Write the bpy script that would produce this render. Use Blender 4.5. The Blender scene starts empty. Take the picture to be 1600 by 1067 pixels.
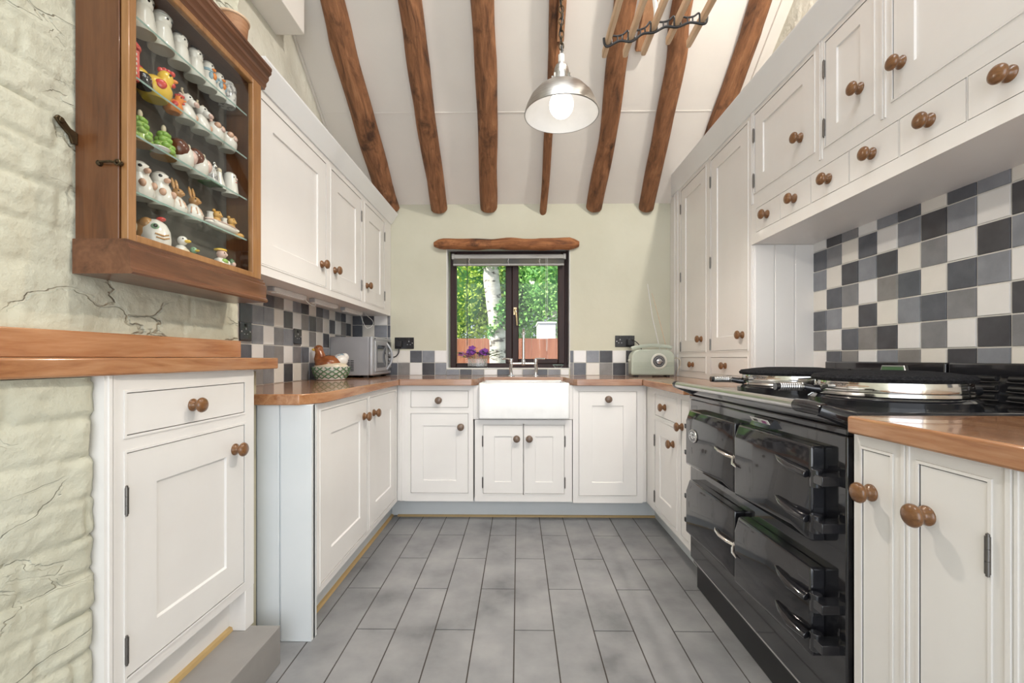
import bpy, bmesh, math, random
from mathutils import Vector, Matrix, noise
R = math.radians
rnd = random.Random(7)
scene = bpy.context.scene
COL = scene.collection

# ------------------------------------------------------------------ camera, world, light, exposure
cam_d = bpy.data.cameras.new('camera'); cam = bpy.data.objects.new('camera', cam_d); COL.objects.link(cam)
cam_d.sensor_width = 36; cam_d.lens = 700 * 36 / 1600; cam_d.shift_y = 25.5 / 1600; cam_d.clip_start = .02
cam.location = (0, 0, 1.05); cam.rotation_euler = (R(90), 0, math.atan(10 / 700))
scene.camera = cam
vs = scene.view_settings
vs.view_transform = 'Standard'; vs.look = 'None'; vs.gamma = 1; vs.use_curve_mapping = False; vs.exposure = 0.18
w = bpy.data.worlds.new('sky'); scene.world = w; w.use_nodes = True
bgn = w.node_tree.nodes['Background']; bgn.inputs[0].default_value = (.78, .88, 1, 1); bgn.inputs[1].default_value = 1.0

def lamp(name, kind, loc, target, power, color=(1, 1, 1), size=1, size_y=None, spread=None, angle=None):
    d = bpy.data.lights.new(name, kind); d.energy = power; d.color = color
    if kind == 'AREA':
        d.size = size
        if size_y: d.shape = 'RECTANGLE'; d.size_y = size_y
        if spread: d.spread = spread
    elif kind == 'SUN': d.angle = size
    else:
        d.shadow_soft_size = size
        if angle: d.spot_size = angle; d.spot_blend = .5
    o = bpy.data.objects.new(name, d); COL.objects.link(o); o.location = loc
    o.rotation_euler = (Vector(target) - Vector(loc)).to_track_quat('-Z', 'Y').to_euler()
    return o
lamp('sun', 'SUN', (-6, -3, 8), (1, .5, 1.8), 7.5, (1, .95, .85), R(.6))
lamp('rear_fill_light', 'AREA', (.1, -1.45, 1.35), (.1, 3, 1.15), 42, (.95, .97, 1), 2.5, 2.2)  # added fill lamp in the open rear of the room; no door is modelled
lamp('overhead_fill_light', 'AREA', (.1, .75, 3.95), (.1, 1.9, 0), 36, (.92, .96, 1), 1.6, 1.0)  # added fill lamp under the ridge, brightens the cornices; the roof has no opening
lamp('ceiling_spotlight', 'SPOT', (-1.08, 1.25, 3.1), (.5, 3.2, 1.1), 105, (1, .93, .84), .05, angle=R(120))
lamp('ceiling_spotlight', 'SPOT', (1.28, 1.05, 3.25), (-.3, 3.2, 1.1), 105, (1, .93, .84), .05, angle=R(120))

# ------------------------------------------------------------------ materials
MATS = {}
def new_mat(name):
    m = bpy.data.materials.new(name); m.use_nodes = True; MATS[name] = m
    nt = m.node_tree; return m, nt, nt.nodes['Principled BSDF']
def N(nt, t, **kw):
    n = nt.nodes.new(t)
    for k, v in kw.items(): setattr(n, k, v)
    return n
def coords(nt, scale=(1, 1, 1), rot=(0, 0, 0), obj=True):
    tc = N(nt, 'ShaderNodeTexCoord'); mp = N(nt, 'ShaderNodeMapping')
    mp.inputs['Scale'].default_value = scale; mp.inputs['Rotation'].default_value = rot
    nt.links.new(tc.outputs['Object'], mp.inputs[0]); return mp.outputs[0]
def ramp(nt, fac, stops):
    r = N(nt, 'ShaderNodeValToRGB'); e = r.color_ramp.elements
    while len(e) < len(stops): e.new(.5)
    for el, (p, c) in zip(e, stops): el.position = p; el.color = (*c, 1)
    nt.links.new(fac, r.inputs[0]); return r.outputs[0]
def bump(nt, b, height, strength=.3, dist=.01):
    bn = N(nt, 'ShaderNodeBump'); bn.inputs['Strength'].default_value = strength; bn.inputs['Distance'].default_value = dist
    nt.links.new(height, bn.inputs['Height']); nt.links.new(bn.outputs[0], b.inputs['Normal'])
def noise_tex(nt, vec, scale, detail=4, rough=.55, dist=0):
    n = N(nt, 'ShaderNodeTexNoise'); n.inputs['Scale'].default_value = scale; n.inputs['Detail'].default_value = detail
    n.inputs['Roughness'].default_value = rough; n.inputs['Distortion'].default_value = dist
    nt.links.new(vec, n.inputs['Vector']); return n.outputs['Fac']
def mottled(name, stops, scale=8, rough=.5, bmp=0, bscale=None, metallic=0, stretch=(1, 1, 1), detail=4, bdist=.004, coat=0, spec=.5):
    m, nt, b = new_mat(name); v = coords(nt, stretch)
    f = noise_tex(nt, v, scale, detail)
    nt.links.new(ramp(nt, f, stops), b.inputs['Base Color'])
    b.inputs['Roughness'].default_value = rough; b.inputs['Metallic'].default_value = metallic
    b.inputs['Coat Weight'].default_value = coat; b.inputs['Specular IOR Level'].default_value = spec
    if bmp: bump(nt, b, noise_tex(nt, v, bscale or scale * 3, 5), bmp, bdist)
    return m
def flat(name, c, rough=.5, metallic=0, coat=0, emit=None, es=0):
    m = mottled(name, [(.35, tuple(x * .96 for x in c)), (.65, tuple(min(1, x * 1.03) for x in c))], 12, rough, metallic=metallic, coat=coat)
    if emit:
        b = m.node_tree.nodes['Principled BSDF']
        b.inputs['Emission Color'].default_value = (*emit, 1); b.inputs['Emission Strength'].default_value = es
    return m
def wood(name, dark, mid, light, axis='Y', rough=.4, scale=1.0, coat=0, bmp=.15, ring=9):
    m, nt, b = new_mat(name)
    st = {'X': (1.2, 14, 14), 'Y': (14, 1.2, 14), 'Z': (14, 14, 1.2)}[axis]
    v = coords(nt, tuple(q * scale for q in st))
    f1 = noise_tex(nt, v, 1.6, 6, .62, 1.2); f2 = noise_tex(nt, v, ring, 3, .6, .4)
    mx = N(nt, 'ShaderNodeMath', operation='MULTIPLY_ADD'); nt.links.new(f2, mx.inputs[0]); mx.inputs[1].default_value = .35
    nt.links.new(f1, mx.inputs[2])
    nt.links.new(ramp(nt, mx.outputs[0], [(.42, dark), (.62, mid), (.85, light)]), b.inputs['Base Color'])
    b.inputs['Roughness'].default_value = rough; b.inputs['Coat Weight'].default_value = coat
    if bmp: bump(nt, b, f2, bmp, .002)
    return m
def glass(name, tint=(1, 1, 1), amount=1.0, ior=1.45):
    m, nt, b = new_mat(name); nt.nodes.remove(b)
    t = N(nt, 'ShaderNodeBsdfTransparent'); t.inputs[0].default_value = (*tint, 1)
    g = N(nt, 'ShaderNodeBsdfGlossy'); g.inputs['Roughness'].default_value = .02
    fr = N(nt, 'ShaderNodeFresnel'); fr.inputs[0].default_value = ior
    ml = N(nt, 'ShaderNodeMath', operation='MULTIPLY'); ml.inputs[1].default_value = amount; nt.links.new(fr.outputs[0], ml.inputs[0])
    ge = N(nt, 'ShaderNodeNewGeometry'); fb = N(nt, 'ShaderNodeMath', operation='MULTIPLY_ADD'); fb.inputs[1].default_value = -1; fb.inputs[2].default_value = 1
    nt.links.new(ge.outputs['Backfacing'], fb.inputs[0]); m2_ = N(nt, 'ShaderNodeMath', operation='MULTIPLY'); nt.links.new(fb.outputs[0], m2_.inputs[0]); nt.links.new(ml.outputs[0], m2_.inputs[1]); ml = m2_
    mx = N(nt, 'ShaderNodeMixShader'); nt.links.new(ml.outputs[0], mx.inputs[0])
    nt.links.new(t.outputs[0], mx.inputs[1]); nt.links.new(g.outputs[0], mx.inputs[2])
    nt.links.new(mx.outputs[0], nt.nodes['Material Output'].inputs[0]); return m

PAINT = mottled('cream_paint', [(.3, (.80, .775, .75)), (.7, (.83, .81, .785))], 5, .38, .03, 60)
CORNLIT = mottled('cornice_skylit_tint', [(.3, (.83, .84, .85)), (.7, (.86, .87, .88))], 5, .4)  # whiter and cooler than the cabinets: skylight on the cornices put into the colour
PLINTH = mottled('plinth_paint', [(.3, (.70, .735, .745)), (.7, (.74, .765, .775))], 5, .4)
CEIL = mottled('ceiling_paint', [(.3, (.75, .71, .66)), (.7, (.79, .75, .70))], 2.5, .9, .15, 25)
SAGE = mottled('sage_plaster', [(.3, (.55, .535, .425)), (.7, (.61, .595, .485))], 2.2, .9, .25, 9, bdist=.01)
GABLE = mottled('rough_limewash', [(.25, (.60, .575, .49)), (.5, (.70, .68, .59)), (.75, (.76, .74, .65))], 4, .95, .9, 7, bdist=.03)
def rough_paint(name, stops, crack_scale, strength):
    m, nt, b = new_mat(name); v = coords(nt); nt.links.new(ramp(nt, noise_tex(nt, v, 3, 5), stops), b.inputs['Base Color']); b.inputs['Roughness'].default_value = .8
    mp = N(nt, 'ShaderNodeMapping'); mp.inputs['Scale'].default_value = (1, .55, 1.35); nt.links.new(v, mp.inputs[0])
    nz = N(nt, 'ShaderNodeTexNoise'); nz.inputs['Scale'].default_value = 5; nz.inputs['Detail'].default_value = 6; nt.links.new(mp.outputs[0], nz.inputs['Vector'])
    ad = N(nt, 'ShaderNodeVectorMath', operation='MULTIPLY_ADD'); ad.inputs[1].default_value = (.22, .22, .22); nt.links.new(nz.outputs['Color'], ad.inputs[0]); nt.links.new(mp.outputs[0], ad.inputs[2])
    vo = N(nt, 'ShaderNodeTexVoronoi', feature='DISTANCE_TO_EDGE'); vo.inputs['Scale'].default_value = crack_scale; nt.links.new(ad.outputs[0], vo.inputs['Vector'])
    cr = N(nt, 'ShaderNodeMapRange'); cr.inputs['From Min'].default_value = 0; cr.inputs['From Max'].default_value = .022; nt.links.new(vo.outputs['Distance'], cr.inputs['Value'])
    mk = N(nt, 'ShaderNodeMapRange'); mk.inputs['From Min'].default_value = .40; mk.inputs['From Max'].default_value = .50; nt.links.new(noise_tex(nt, v, 2.6, 2), mk.inputs['Value'])
    mx = N(nt, 'ShaderNodeMath', operation='MAXIMUM'); nt.links.new(cr.outputs[0], mx.inputs[0]); nt.links.new(mk.outputs[0], mx.inputs[1])
    fn = N(nt, 'ShaderNodeMath', operation='MULTIPLY_ADD'); nt.links.new(noise_tex(nt, v, 34, 6, .62), fn.inputs[0]); fn.inputs[1].default_value = .55; nt.links.new(mx.outputs[0], fn.inputs[2])
    bump(nt, b, fn.outputs[0], strength, .012); return m
BRICKP = rough_paint('sage_painted_brick', [(.25, (.50, .49, .385)), (.5, (.57, .56, .45)), (.8, (.61, .605, .50))], 5.5, .8)
REVEAL = flat('white_reveal_paint', (.87, .87, .86), .6)
WORK = wood('oiled_worktop_wood', (.24, .095, .038), (.385, .172, .074), (.49, .255, .125), 'Y', .18, 1, .5, .05)
WORKX = wood('oiled_worktop_wood_lengthways', (.23, .11, .065), (.34, .185, .115), (.44, .265, .175), 'X', .18, 1, .5, .05)
CABW = wood('old_mahogany', (.060, .020, .007), (.115, .040, .013), (.17, .066, .022), 'Z', .33, .8, .3, .06)
CABL = wood('honey_edge_wood', (.19, .082, .026), (.28, .13, .044), (.36, .18, .068), 'Z', .3, 1, .3, .05)
CABX = wood('old_mahogany_lengthways', (.065, .024, .010), (.125, .048, .021), (.19, .080, .037), 'Y', .33, .8, .3, .06)
KNOBW = wood('turned_oak_knob', (.095, .040, .012), (.17, .073, .024), (.24, .11, .040), 'X', .28, 4, .4, 0)
KNOBG = wood('weathered_oak_knob', (.10, .062, .042), (.15, .098, .070), (.21, .145, .105), 'X', .3, 4, .4, 0)
LATH = wood('pale_pine_lath', (.55, .36, .21), (.66, .46, .30), (.72, .54, .37), 'Y', .55, 1.5, 0, .05)
PINEB = wood('planed_timber_block', (.22, .10, .045), (.34, .165, .08), (.42, .23, .12), 'Y', .6, 1.2, 0, .1)
def bark(name, dk, md, lt, hi, axis):
    m, nt, b = new_mat(name)
    v = coords(nt, (17, 3.0, 3.0) if axis == 'Y' else (3.0, 15, 15))
    v2 = coords(nt, (30, 4, 4) if axis == 'Y' else (4, 26, 26))
    f1 = noise_tex(nt, v, 1.6, 8, .68, .8); f2 = noise_tex(nt, v2, 1.5, 6, .65, .5); f3 = noise_tex(nt, coords(nt), 6, 4, .6)
    c1 = ramp(nt, f1, [(.28, dk), (.43, md), (.60, lt), (.78, hi)])
    c2 = ramp(nt, f3, [(.31, (.18, .15, .13)), (.42, (1, 1, 1))])
    mx = N(nt, 'ShaderNodeMix', data_type='RGBA', blend_type='MULTIPLY'); mx.inputs[0].default_value = .85
    nt.links.new(c1, mx.inputs[6]); nt.links.new(c2, mx.inputs[7]); nt.links.new(mx.outputs[2], b.inputs['Base Color'])
    b.inputs['Roughness'].default_value = .7; bump(nt, b, f2, .8, .014); return m
BEAM = bark('aged_rafter_wood', (.038, .016, .008), (.180, .074, .030), (.31, .135, .058), (.48, .25, .125), 'Y')
LINT = bark('aged_lintel_wood', (.06, .022, .010), (.24, .086, .028), (.40, .16, .057), (.52, .26, .11), 'X')
FLOORT = mottled('grey_floor_tile', [(.30, (.155, .156, .162)), (.46, (.24, .24, .245)), (.68, (.32, .318, .318))], 4.2, .36, .12, 40, bdist=.002, detail=7)
GROUT = flat('dark_grout', (.06, .05, .044), .9)
WGROUT = flat('pale_grout', (.66, .64, .60), .9)
TW = [mottled('white_glazed_tile_%s' % k, [(.3, c), (.7, tuple(x * 1.05 for x in c))], 14, .22, .15, 16, bdist=.004) for k, c in (('warm', (.74, .71, .66)), ('cool', (.76, .75, .74)))]
TM = [mottled('grey_glazed_tile_%s' % k, [(.3, c), (.7, tuple(x * 1.35 for x in c))], 16, .28, .25, 16, bdist=.004) for k, c in (('plain', (.185, .185, .195)), ('blue', (.20, .21, .235)), ('brown', (.20, .19, .185)))]
TD = [mottled('charcoal_glazed_tile_%s' % k, [(.3, c), (.7, tuple(x * 1.4 for x in c))], 16, .25, .2, 16, bdist=.004) for k, c in (('plain', (.055, .055, .062)), ('slate', (.085, .09, .105)))]
ENAMEL = mottled('black_enamel', [(.3, (.012, .012, .014)), (.7, (.020, .020, .024))], 6, .10, .06, 9, coat=.6, bdist=.006, spec=.5)
BLACKM = flat('black_iron', (.012, .012, .013), .42)
FELT = mottled('black_towelling', [(.3, (.012, .012, .014)), (.7, (.035, .035, .038))], 160, 1, 1, 220, bdist=.004, spec=.1)
CHROME = flat('polished_chrome', (.80, .79, .77), .10, 1)
STEEL = flat('brushed_steel', (.62, .61, .60), .28, 1)
ALU = mottled('satin_aluminium', [(.3, (.42, .41, .39)), (.7, (.55, .54, .51))], 30, .36, metallic=1, stretch=(1, 1, 6))
HINGE = flat('aged_steel_hinge', (.20, .19, .18), .35, 1)
BRONZE = mottled('tarnished_bronze', [(.3, (.035, .025, .016)), (.7, (.12, .085, .045))], 40, .4, metallic=.8)
BRASS = flat('antique_brass', (.55, .42, .24), .3, 1)
GOLDT = flat('pine_quadrant', (.52, .36, .16), .5)
BEIGET = flat('beige_trim', (.46, .42, .30), .6)
CERAM = flat('white_sink_glaze', (.84, .84, .83), .12, coat=.5)
WHITEP = flat('white_plastic', (.75, .74, .72), .4)
SILVERP = mottled('silver_plastic', [(.3, (.40, .41, .43)), (.7, (.46, .47, .49))], 4, .38, metallic=.35)
GREYP = flat('mid_grey_casing', (.36, .365, .385), .45, metallic=.2)
DARKGL = flat('smoked_glass', (.05, .055, .062), .06, coat=.5)
RADIO = flat('sage_leatherette', (.46, .50, .42), .38)
RADIOC = flat('cream_bezel', (.68, .68, .60), .3)
MAHOG = mottled('dark_rosewood_frame', [(.3, (.020, .008, .007)), (.7, (.036, .014, .012))], 6, .42, spec=.3, bmp=.05, bscale=20, stretch=(6, 6, 1))
GREYBL = flat('grey_blind_slats', (.36, .355, .34), .45)
INNERD = mottled('dark_felt_lining', [(.3, (.10, .092, .082)), (.7, (.13, .12, .108))], 9, .9)
WINGL = glass('window_pane', (1, 1, 1), .9)
SHELFG = glass('shelf_glass', (.95, .975, .965), .4, 1.5)
SHELFE = flat('shelf_glass_edge', (.30, .42, .38), .15)
CABGL = glass('display_pane', (.97, .98, .97), 1.0, 1.5)
CLEARG = glass('cut_glass', (.93, .95, .95), 1.6, 1.5)
BULB = flat('lit_bulb', (1, 1, 1), .3, emit=(1, .93, .84), es=2.6)
SHADEI = flat('white_shade_lining', (.80, .79, .77), .4)
NICKEL = flat('black_nickel', (.018, .018, .020), .25, coat=.3)
CORD = flat('black_flex', (.012, .012, .012), .5)
WCORD = flat('white_flex', (.74, .74, .72), .5)
def col(name, c, rough=.18, coat=.4): return flat(name, c, rough, coat=coat)
P_WHITE = col('white_pottery', (.78, .75, .70)); P_YEL = col('yellow_glaze', (.85, .55, .06)); P_RED = col('red_glaze', (.62, .05, .04))
P_ORG = col('orange_glaze', (.80, .24, .03)); P_PINK = col('pale_pink_glaze', (.72, .50, .44)); P_BRN = col('chestnut_glaze', (.115, .03, .012))
P_GRN = col('leaf_green_glaze', (.28, .48, .10)); P_LIME = col('lime_glaze', (.48, .62, .20)); P_TAN = col('tan_glaze', (.48, .25, .09)); P_BLK = col('black_glaze', (.012, .012, .012))
P_GREY = col('pale_grey_glaze', (.50, .49, .46)); P_BLUE = col('slate_blue_glaze', (.28, .42, .50)); P_CREAM = col('cream_glaze', (.70, .60, .44)); P_DGRN = col('dark_green_glaze', (.10, .20, .10)); P_MINT = col('mint_glaze', (.30, .50, .33))
P_HONEY = col('honey_glaze', (.60, .33, .08)); P_PEACH = col('peach_glaze', (.66, .40, .28)); P_BISQ = flat('unglazed_base', (.60, .49, .41), .8)
P_HEN = mottled('brown_hen_glaze', [(.35, (.20, .055, .018)), (.55, (.33, .11, .035)), (.8, (.50, .25, .09))], 22, .15, coat=.5)
P_CRACK = mottled('silver_white_glaze', [(.4, (.22, .22, .23)), (.5, (.62, .61, .60)), (.7, (.75, .74, .72))], 70, .15, coat=.5)
P_SILV = flat('silvered_glaze', (.62, .61, .59), .15, 1)
FENCE = wood('red_stained_fence', (.22, .065, .03), (.33, .105, .05), (.42, .16, .085), 'Z', .8, .6, 0, .2)
LAWN = mottled('garden_grass', [(.3, (.06, .13, .02)), (.7, (.16, .26, .05))], 5, .9)
BIRCH = mottled('birch_bark', [(.36, (.10, .085, .07)), (.43, (.55, .52, .46)), (.7, (.74, .71, .66))], 7, .85, .5, 12, stretch=(1, 1, 2.6), detail=6, bdist=.02)
def leafm(name, a, b2, c):
    m = mottled(name, [(.3, a), (.5, b2), (.72, c)], 3.2, .55, detail=6); b = m.node_tree.nodes['Principled BSDF']
    b.inputs['Subsurface Weight'].default_value = 0; return m
LEAF1 = leafm('yellow_green_leaf', (.22, .40, .03), (.48, .66, .09), (.74, .80, .30)); LEAF2 = leafm('mid_green_leaf', (.10, .30, .05), (.22, .48, .10), (.46, .68, .24))
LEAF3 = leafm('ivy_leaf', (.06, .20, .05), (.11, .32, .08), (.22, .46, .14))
PETAL = col('purple_petal', (.20, .045, .30), .6, 0); PETALP = col('plum_petal', (.32, .10, .24), .6, 0); STEMG = col('flower_green', (.10, .17, .05), .6, 0); SHEDW = flat('white_render', (.85, .86, .88), .7)
STEPT = mottled('brown_grey_step_tile', [(.25, (.19, .18, .17)), (.45, (.27, .255, .24)), (.75, (.34, .32, .30))], 3.2, .45, .12, 40, bdist=.002, detail=7)

# ------------------------------------------------------------------ mesh helpers
class MB:
    def __init__(s): s.v = []; s.f = []; s.mi = []; s.M = Matrix.Identity(4); s.m = 0
    def add(s, vs_, fs):
        o = len(s.v); s.v += [tuple(s.M @ Vector(q)) for q in vs_]
        s.f += [tuple(o + i for i in f) for f in fs]; s.mi += [s.m] * len(fs); return s
    def box(s, a, b):
        x0, y0, z0 = (min(p, q) for p, q in zip(a, b)); x1, y1, z1 = (max(p, q) for p, q in zip(a, b))
        return s.add([(x0, y0, z0), (x1, y0, z0), (x1, y1, z0), (x0, y1, z0), (x0, y0, z1), (x1, y0, z1), (x1, y1, z1), (x0, y1, z1)],
                     [(0, 3, 2, 1), (4, 5, 6, 7), (0, 1, 5, 4), (1, 2, 6, 5), (2, 3, 7, 6), (3, 0, 4, 7)])
    def prism(s, poly, z0, z1, axis='Z'):
        n = len(poly)
        def p(q, z): return {'Z': (q[0], q[1], z), 'Y': (q[0], z, q[1]), 'X': (z, q[0], q[1])}[axis]
        return s.add([p(q, z0) for q in poly] + [p(q, z1) for q in poly],
                     [tuple(range(n))[::-1], tuple(range(n, 2 * n))] + [(i, (i + 1) % n, n + (i + 1) % n, n + i) for i in range(n)])
    def lathe(s, prof, n=24, M=None, sx=1, sy=1, cap=True):
        old = s.M
        if M is not None: s.M = s.M @ M
        vs_ = []; fs = []
        for r, z in prof:
            for k in range(n): a = 2 * math.pi * k / n; vs_.append((r * sx * math.cos(a), r * sy * math.sin(a), z))
        for j in range(len(prof) - 1):
            for k in range(n): fs.append((j * n + k, j * n + (k + 1) % n, (j + 1) * n + (k + 1) % n, (j + 1) * n + k))
        if cap and prof[0][0] > 1e-5: fs.append(tuple(range(n))[::-1])
        if cap and prof[-1][0] > 1e-5: fs.append(tuple(range((len(prof) - 1) * n, len(prof) * n)))
        s.add(vs_, fs); s.M = old; return s
    def ball(s, c, r, n=16, rot=None):
        if not isinstance(r, (tuple, list)): r = (r, r, r)
        M = Matrix.Translation(c) @ (rot.to_4x4() if rot else Matrix.Identity(4)) @ Matrix.Diagonal((*r, 1))
        k = n // 2
        return s.lathe([(max(1e-4, math.sin(math.pi * i / k)), -math.cos(math.pi * i / k)) for i in range(k + 1)], n, M)
    def tube(s, path, r, n=10, cap=True, jit=0, flatten=None):
        path = [Vector(p) for p in path]; m = len(path)
        rs = r if isinstance(r, (list, tuple)) else [r] * m
        t = (path[1] - path[0]).normalized(); up = Vector((0, 0, 1)) if abs(t.z) < .9 else Vector((1, 0, 0))
        u = t.cross(up).normalized(); vs_ = []
        for i in range(m):
            t = (path[min(m - 1, i + 1)] - path[max(0, i - 1)]).normalized()
            u = (u - t * u.dot(t)).normalized(); v = t.cross(u)
            for k in range(n):
                a = 2 * math.pi * k / n; q = rs[i]
                d = (u * math.cos(a) + v * math.sin(a) * (flatten or 1)) * q
                if jit: d *= 1 + jit * noise.noise(Vector((path[i].x * 3 + math.cos(a) * .9, path[i].y * 4 + math.sin(a) * .9, path[i].z * 4 + i * .1)))
                vs_.append(path[i] + d)
        fs = [(i * n + k, i * n + (k + 1) % n, (i + 1) * n + (k + 1) % n, (i + 1) * n + k) for i in range(m - 1) for k in range(n)]
        if cap: fs += [tuple(range(n))[::-1], tuple(range((m - 1) * n, m * n))]
        return s.add(vs_, fs)
    def torus(s, c, Rr, r, n=28, k=8, M=None):
        pts = [(Rr * math.cos(2 * math.pi * i / n), Rr * math.sin(2 * math.pi * i / n), 0) for i in range(n)]
        old = s.M; s.M = s.M @ Matrix.Translation(c) @ (M or Matrix.Identity(4))
        vs_ = []; fs = []
        for i in range(n):
            a = 2 * math.pi * i / n
            for j in range(k):
                b = 2 * math.pi * j / k; q = Rr + r * math.cos(b); vs_.append((q * math.cos(a), q * math.sin(a), r * math.sin(b)))
        for i in range(n):
            for j in range(k): fs.append((i * k + j, ((i + 1) % n) * k + j, ((i + 1) % n) * k + (j + 1) % k, i * k + (j + 1) % k))
        s.add(vs_, fs); s.M = old; return s
    def build(s, name, mats, parent=None, bevel=0, seg=2, ang=38, loc=None):
        me = bpy.data.meshes.new(name); me.from_pydata(s.v, [], s.f)
        if not isinstance(mats, (list, tuple)): mats = [mats]
        for m in mats: me.materials.append(m)
        if len(mats) > 1: me.polygons.foreach_set('material_index', s.mi)
        bm = bmesh.new(); bm.from_mesh(me); bmesh.ops.recalc_face_normals(bm, faces=bm.faces); bm.to_mesh(me); bm.free()
        me.polygons.foreach_set('use_smooth', [True] * len(me.polygons)); me.set_sharp_from_angle(angle=R(ang))
        me.update()
        o = bpy.data.objects.new(name, me); COL.objects.link(o)
        if parent: o.parent = parent
        if loc: o.location = loc
        if bevel:
            b = o.modifiers.new('bevel', 'BEVEL'); b.width = bevel; b.segments = seg; b.limit_method = 'ANGLE'; b.angle_limit = R(40)
        return o
def tag(o, label=None, cat=None, group=None, kind=None):
    if label: o['label'] = label
    if cat: o['category'] = cat
    if group: o['group'] = group
    if kind: o['kind'] = kind
    return o
def thing(name, label, cat, loc=(0, 0, 0), rot=0, group=None):
    o = bpy.data.objects.new(name, None); COL.objects.link(o); o.location = loc; o.rotation_euler = (0, 0, R(rot)); o.empty_display_size = .05
    return tag(o, label, cat, group)
def struct(o, label=None): return tag(o, label, None, None, 'structure')
def T(x, y, z): return Matrix.Translation((x, y, z))
def RX(a): return Matrix.Rotation(R(a), 4, 'X')
def RY(a): return Matrix.Rotation(R(a), 4, 'Y')
def RZ(a): return Matrix.Rotation(R(a), 4, 'Z')

# ------------------------------------------------------------------ room shell
XL, XR, YB, YR = -1.27, 1.455, 3.41, -1.5
XS = -1.01                                         # brick stub wall face
def zc(y): return 2.22 + (3.41 - y) * .724
# floor: planks laid half bond
mb = MB(); mb.m = 0; mb.box((-1.6, YR, -.06), (1.6, 3.5, -.0025)); mb.m = 1
pw, pl = .153, .615
for k in range(-10, 11):
    x0 = -.016 + k * pw; y0 = 2.345 + (0 if k % 2 == 0 else pl / 2) - 8 * pl
    for j in range(11):
        a = y0 + j * pl; b = a + pl - .005
        if b < YR or a > 3.4: continue
        a = max(a, YR); b = min(b, 3.4)
        mb.box((x0 + .0024, a, -.006), (x0 + pw - .0024, b, 0))
struct(mb.build('floor', [GROUT, FLOORT]))
# ceiling: slope up to the ridge and down behind the camera
yr = .7; zr = zc(yr)
mb = MB(); mb.prism([(YB + .3, zc(YB + .3)), (yr, zr), (YR, zr - (yr - YR) * .724), (YR, zr - (yr - YR) * .724 + .12), (yr, zr + .14), (YB + .3, zc(YB + .3) + .14)], -1.7, 1.7, 'X')
struct(mb.build('ceiling', CEIL))
# board joints of the ceiling lining
for k, y in enumerate((2.86, 2.32)):
    m2 = MB(); m2.M = T(0, y, zc(y)) @ RX(-35.9); m2.box((XL, -.003, -.003), (XR, .003, .002)); struct(m2.build('trim_%d' % (20 + k), CEIL))
# back wall with the window opening
wx0, wx1, wz0, wz1 = -.548, .392, .968, 1.885
mb = MB()
for a, b in (((XL - .4, -.1), (wx0, 2.5)), ((wx1, -.1), (XR + .3, 2.5)), ((wx0, -.1), (wx1, wz0)), ((wx0, wz1), (wx1, 2.5))):
    mb.box((a[0], YB, a[1]), (b[0], YB + .28, b[1]))
struct(mb.build('wall_back', SAGE))
mb = MB(); t = .004
mb.box((wx0, YB - .001, wz0), (wx0 + t, YB + .1, wz1)); mb.box((wx1 - t, YB - .001, wz0), (wx1, YB + .1, wz1)); mb.box((wx0, YB - .001, wz0), (wx1, YB + .1, wz0 + t)); mb.box((wx0, YB, wz1 - t), (wx1, YB + .1, wz1))
struct(mb.build('trim_1', REVEAL))
def relief(name, y0, y1, z0, z1, xf, mat, amp=.008, bw=.235, bh=.083, step=.0075, xfun=None, thick=.12, smooth_above=9):
    ny = int((y1 - y0) / step); nz = int((z1 - z0) / step); vs_ = []; fs = []
    for j in range(nz + 1):
        z = z0 + (z1 - z0) * j / nz
        for i in range(ny + 1):
            y = y0 + (y1 - y0) * i / ny
            q = Vector((y * 3.1, z * 3.1, 1.7)); zz = z + .022 * noise.noise(q) ; yy = y + .02 * noise.noise(q + Vector((5, 3, 1)))
            row = math.floor(zz / bh); u = (yy + (bw / 2 if row % 2 else 0) + .05 * math.sin(row * 2.3)) / bw; col_ = math.floor(u)
            du = min(u - col_, 1 - u + col_) * bw; dz = min(zz / bh - row, 1 - zz / bh + row) * bh
            e = min(1, max(0, (du - .001) / .009)); g = min(1, max(0, (dz - .0005) / .010)); ss = (e * e * (3 - 2 * e)) * (g * g * (3 - 2 * g))
            rr = noise.noise(Vector((row * 7.3, col_ * 3.7, .5)))
            wear = max(.10, min(1, .55 + 1.5 * noise.noise(Vector((y * 2.3, z * 2.3, 8)))))
            crack = max(0, 1 - abs(noise.noise(Vector((y * 6, z * 11, 4)))) / .035) * max(0, noise.noise(Vector((y * 3, z * 3, 21))))
            h = amp * (wear * (ss - .7) + .55 * rr * wear) + .0042 * noise.fractal(Vector((y * 17, z * 22, 2)), .9, 2, 4) + .005 * noise.noise(Vector((y * 4, z * 5, 9))) - .006 * crack
            if z > smooth_above: h *= .3
            x = (xfun(y) if xfun else xf) + h
            vs_.append((x, y, z))
    W = ny + 1
    for j in range(nz):
        for i in range(ny): fs.append((j * W + i, j * W + i + 1, (j + 1) * W + i + 1, (j + 1) * W + i))
    m = MB(); m.add(vs_, fs)
    n0 = len(m.v); xb = xf - thick                  # close the back
    m.add([(xb, y0, z0), (xb, y1, z0), (xb, y1, z1), (xb, y0, z1)], [(0, 1, 2, 3)])
    m.f.append((n0 + 1, n0 + 2) + tuple(j * W + ny for j in range(nz, -1, -1))); m.mi.append(0)
    m.f.append((n0 + 3, n0) + tuple(j * W for j in range(nz + 1))); m.mi.append(0)
    m.f.append(tuple(range(ny, -1, -1)) + (n0, n0 + 1)); m.mi.append(0)
    m.f.append(tuple(nz * W + i for i in range(ny + 1)) + (n0 + 2, n0 + 3)); m.mi.append(0)
    return m.build(name, mat, ang=70)
struct(relief('wall_left', .2, 1.60, 0, 3.55, XS, BRICKP, thick=.35, amp=.008))
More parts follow.
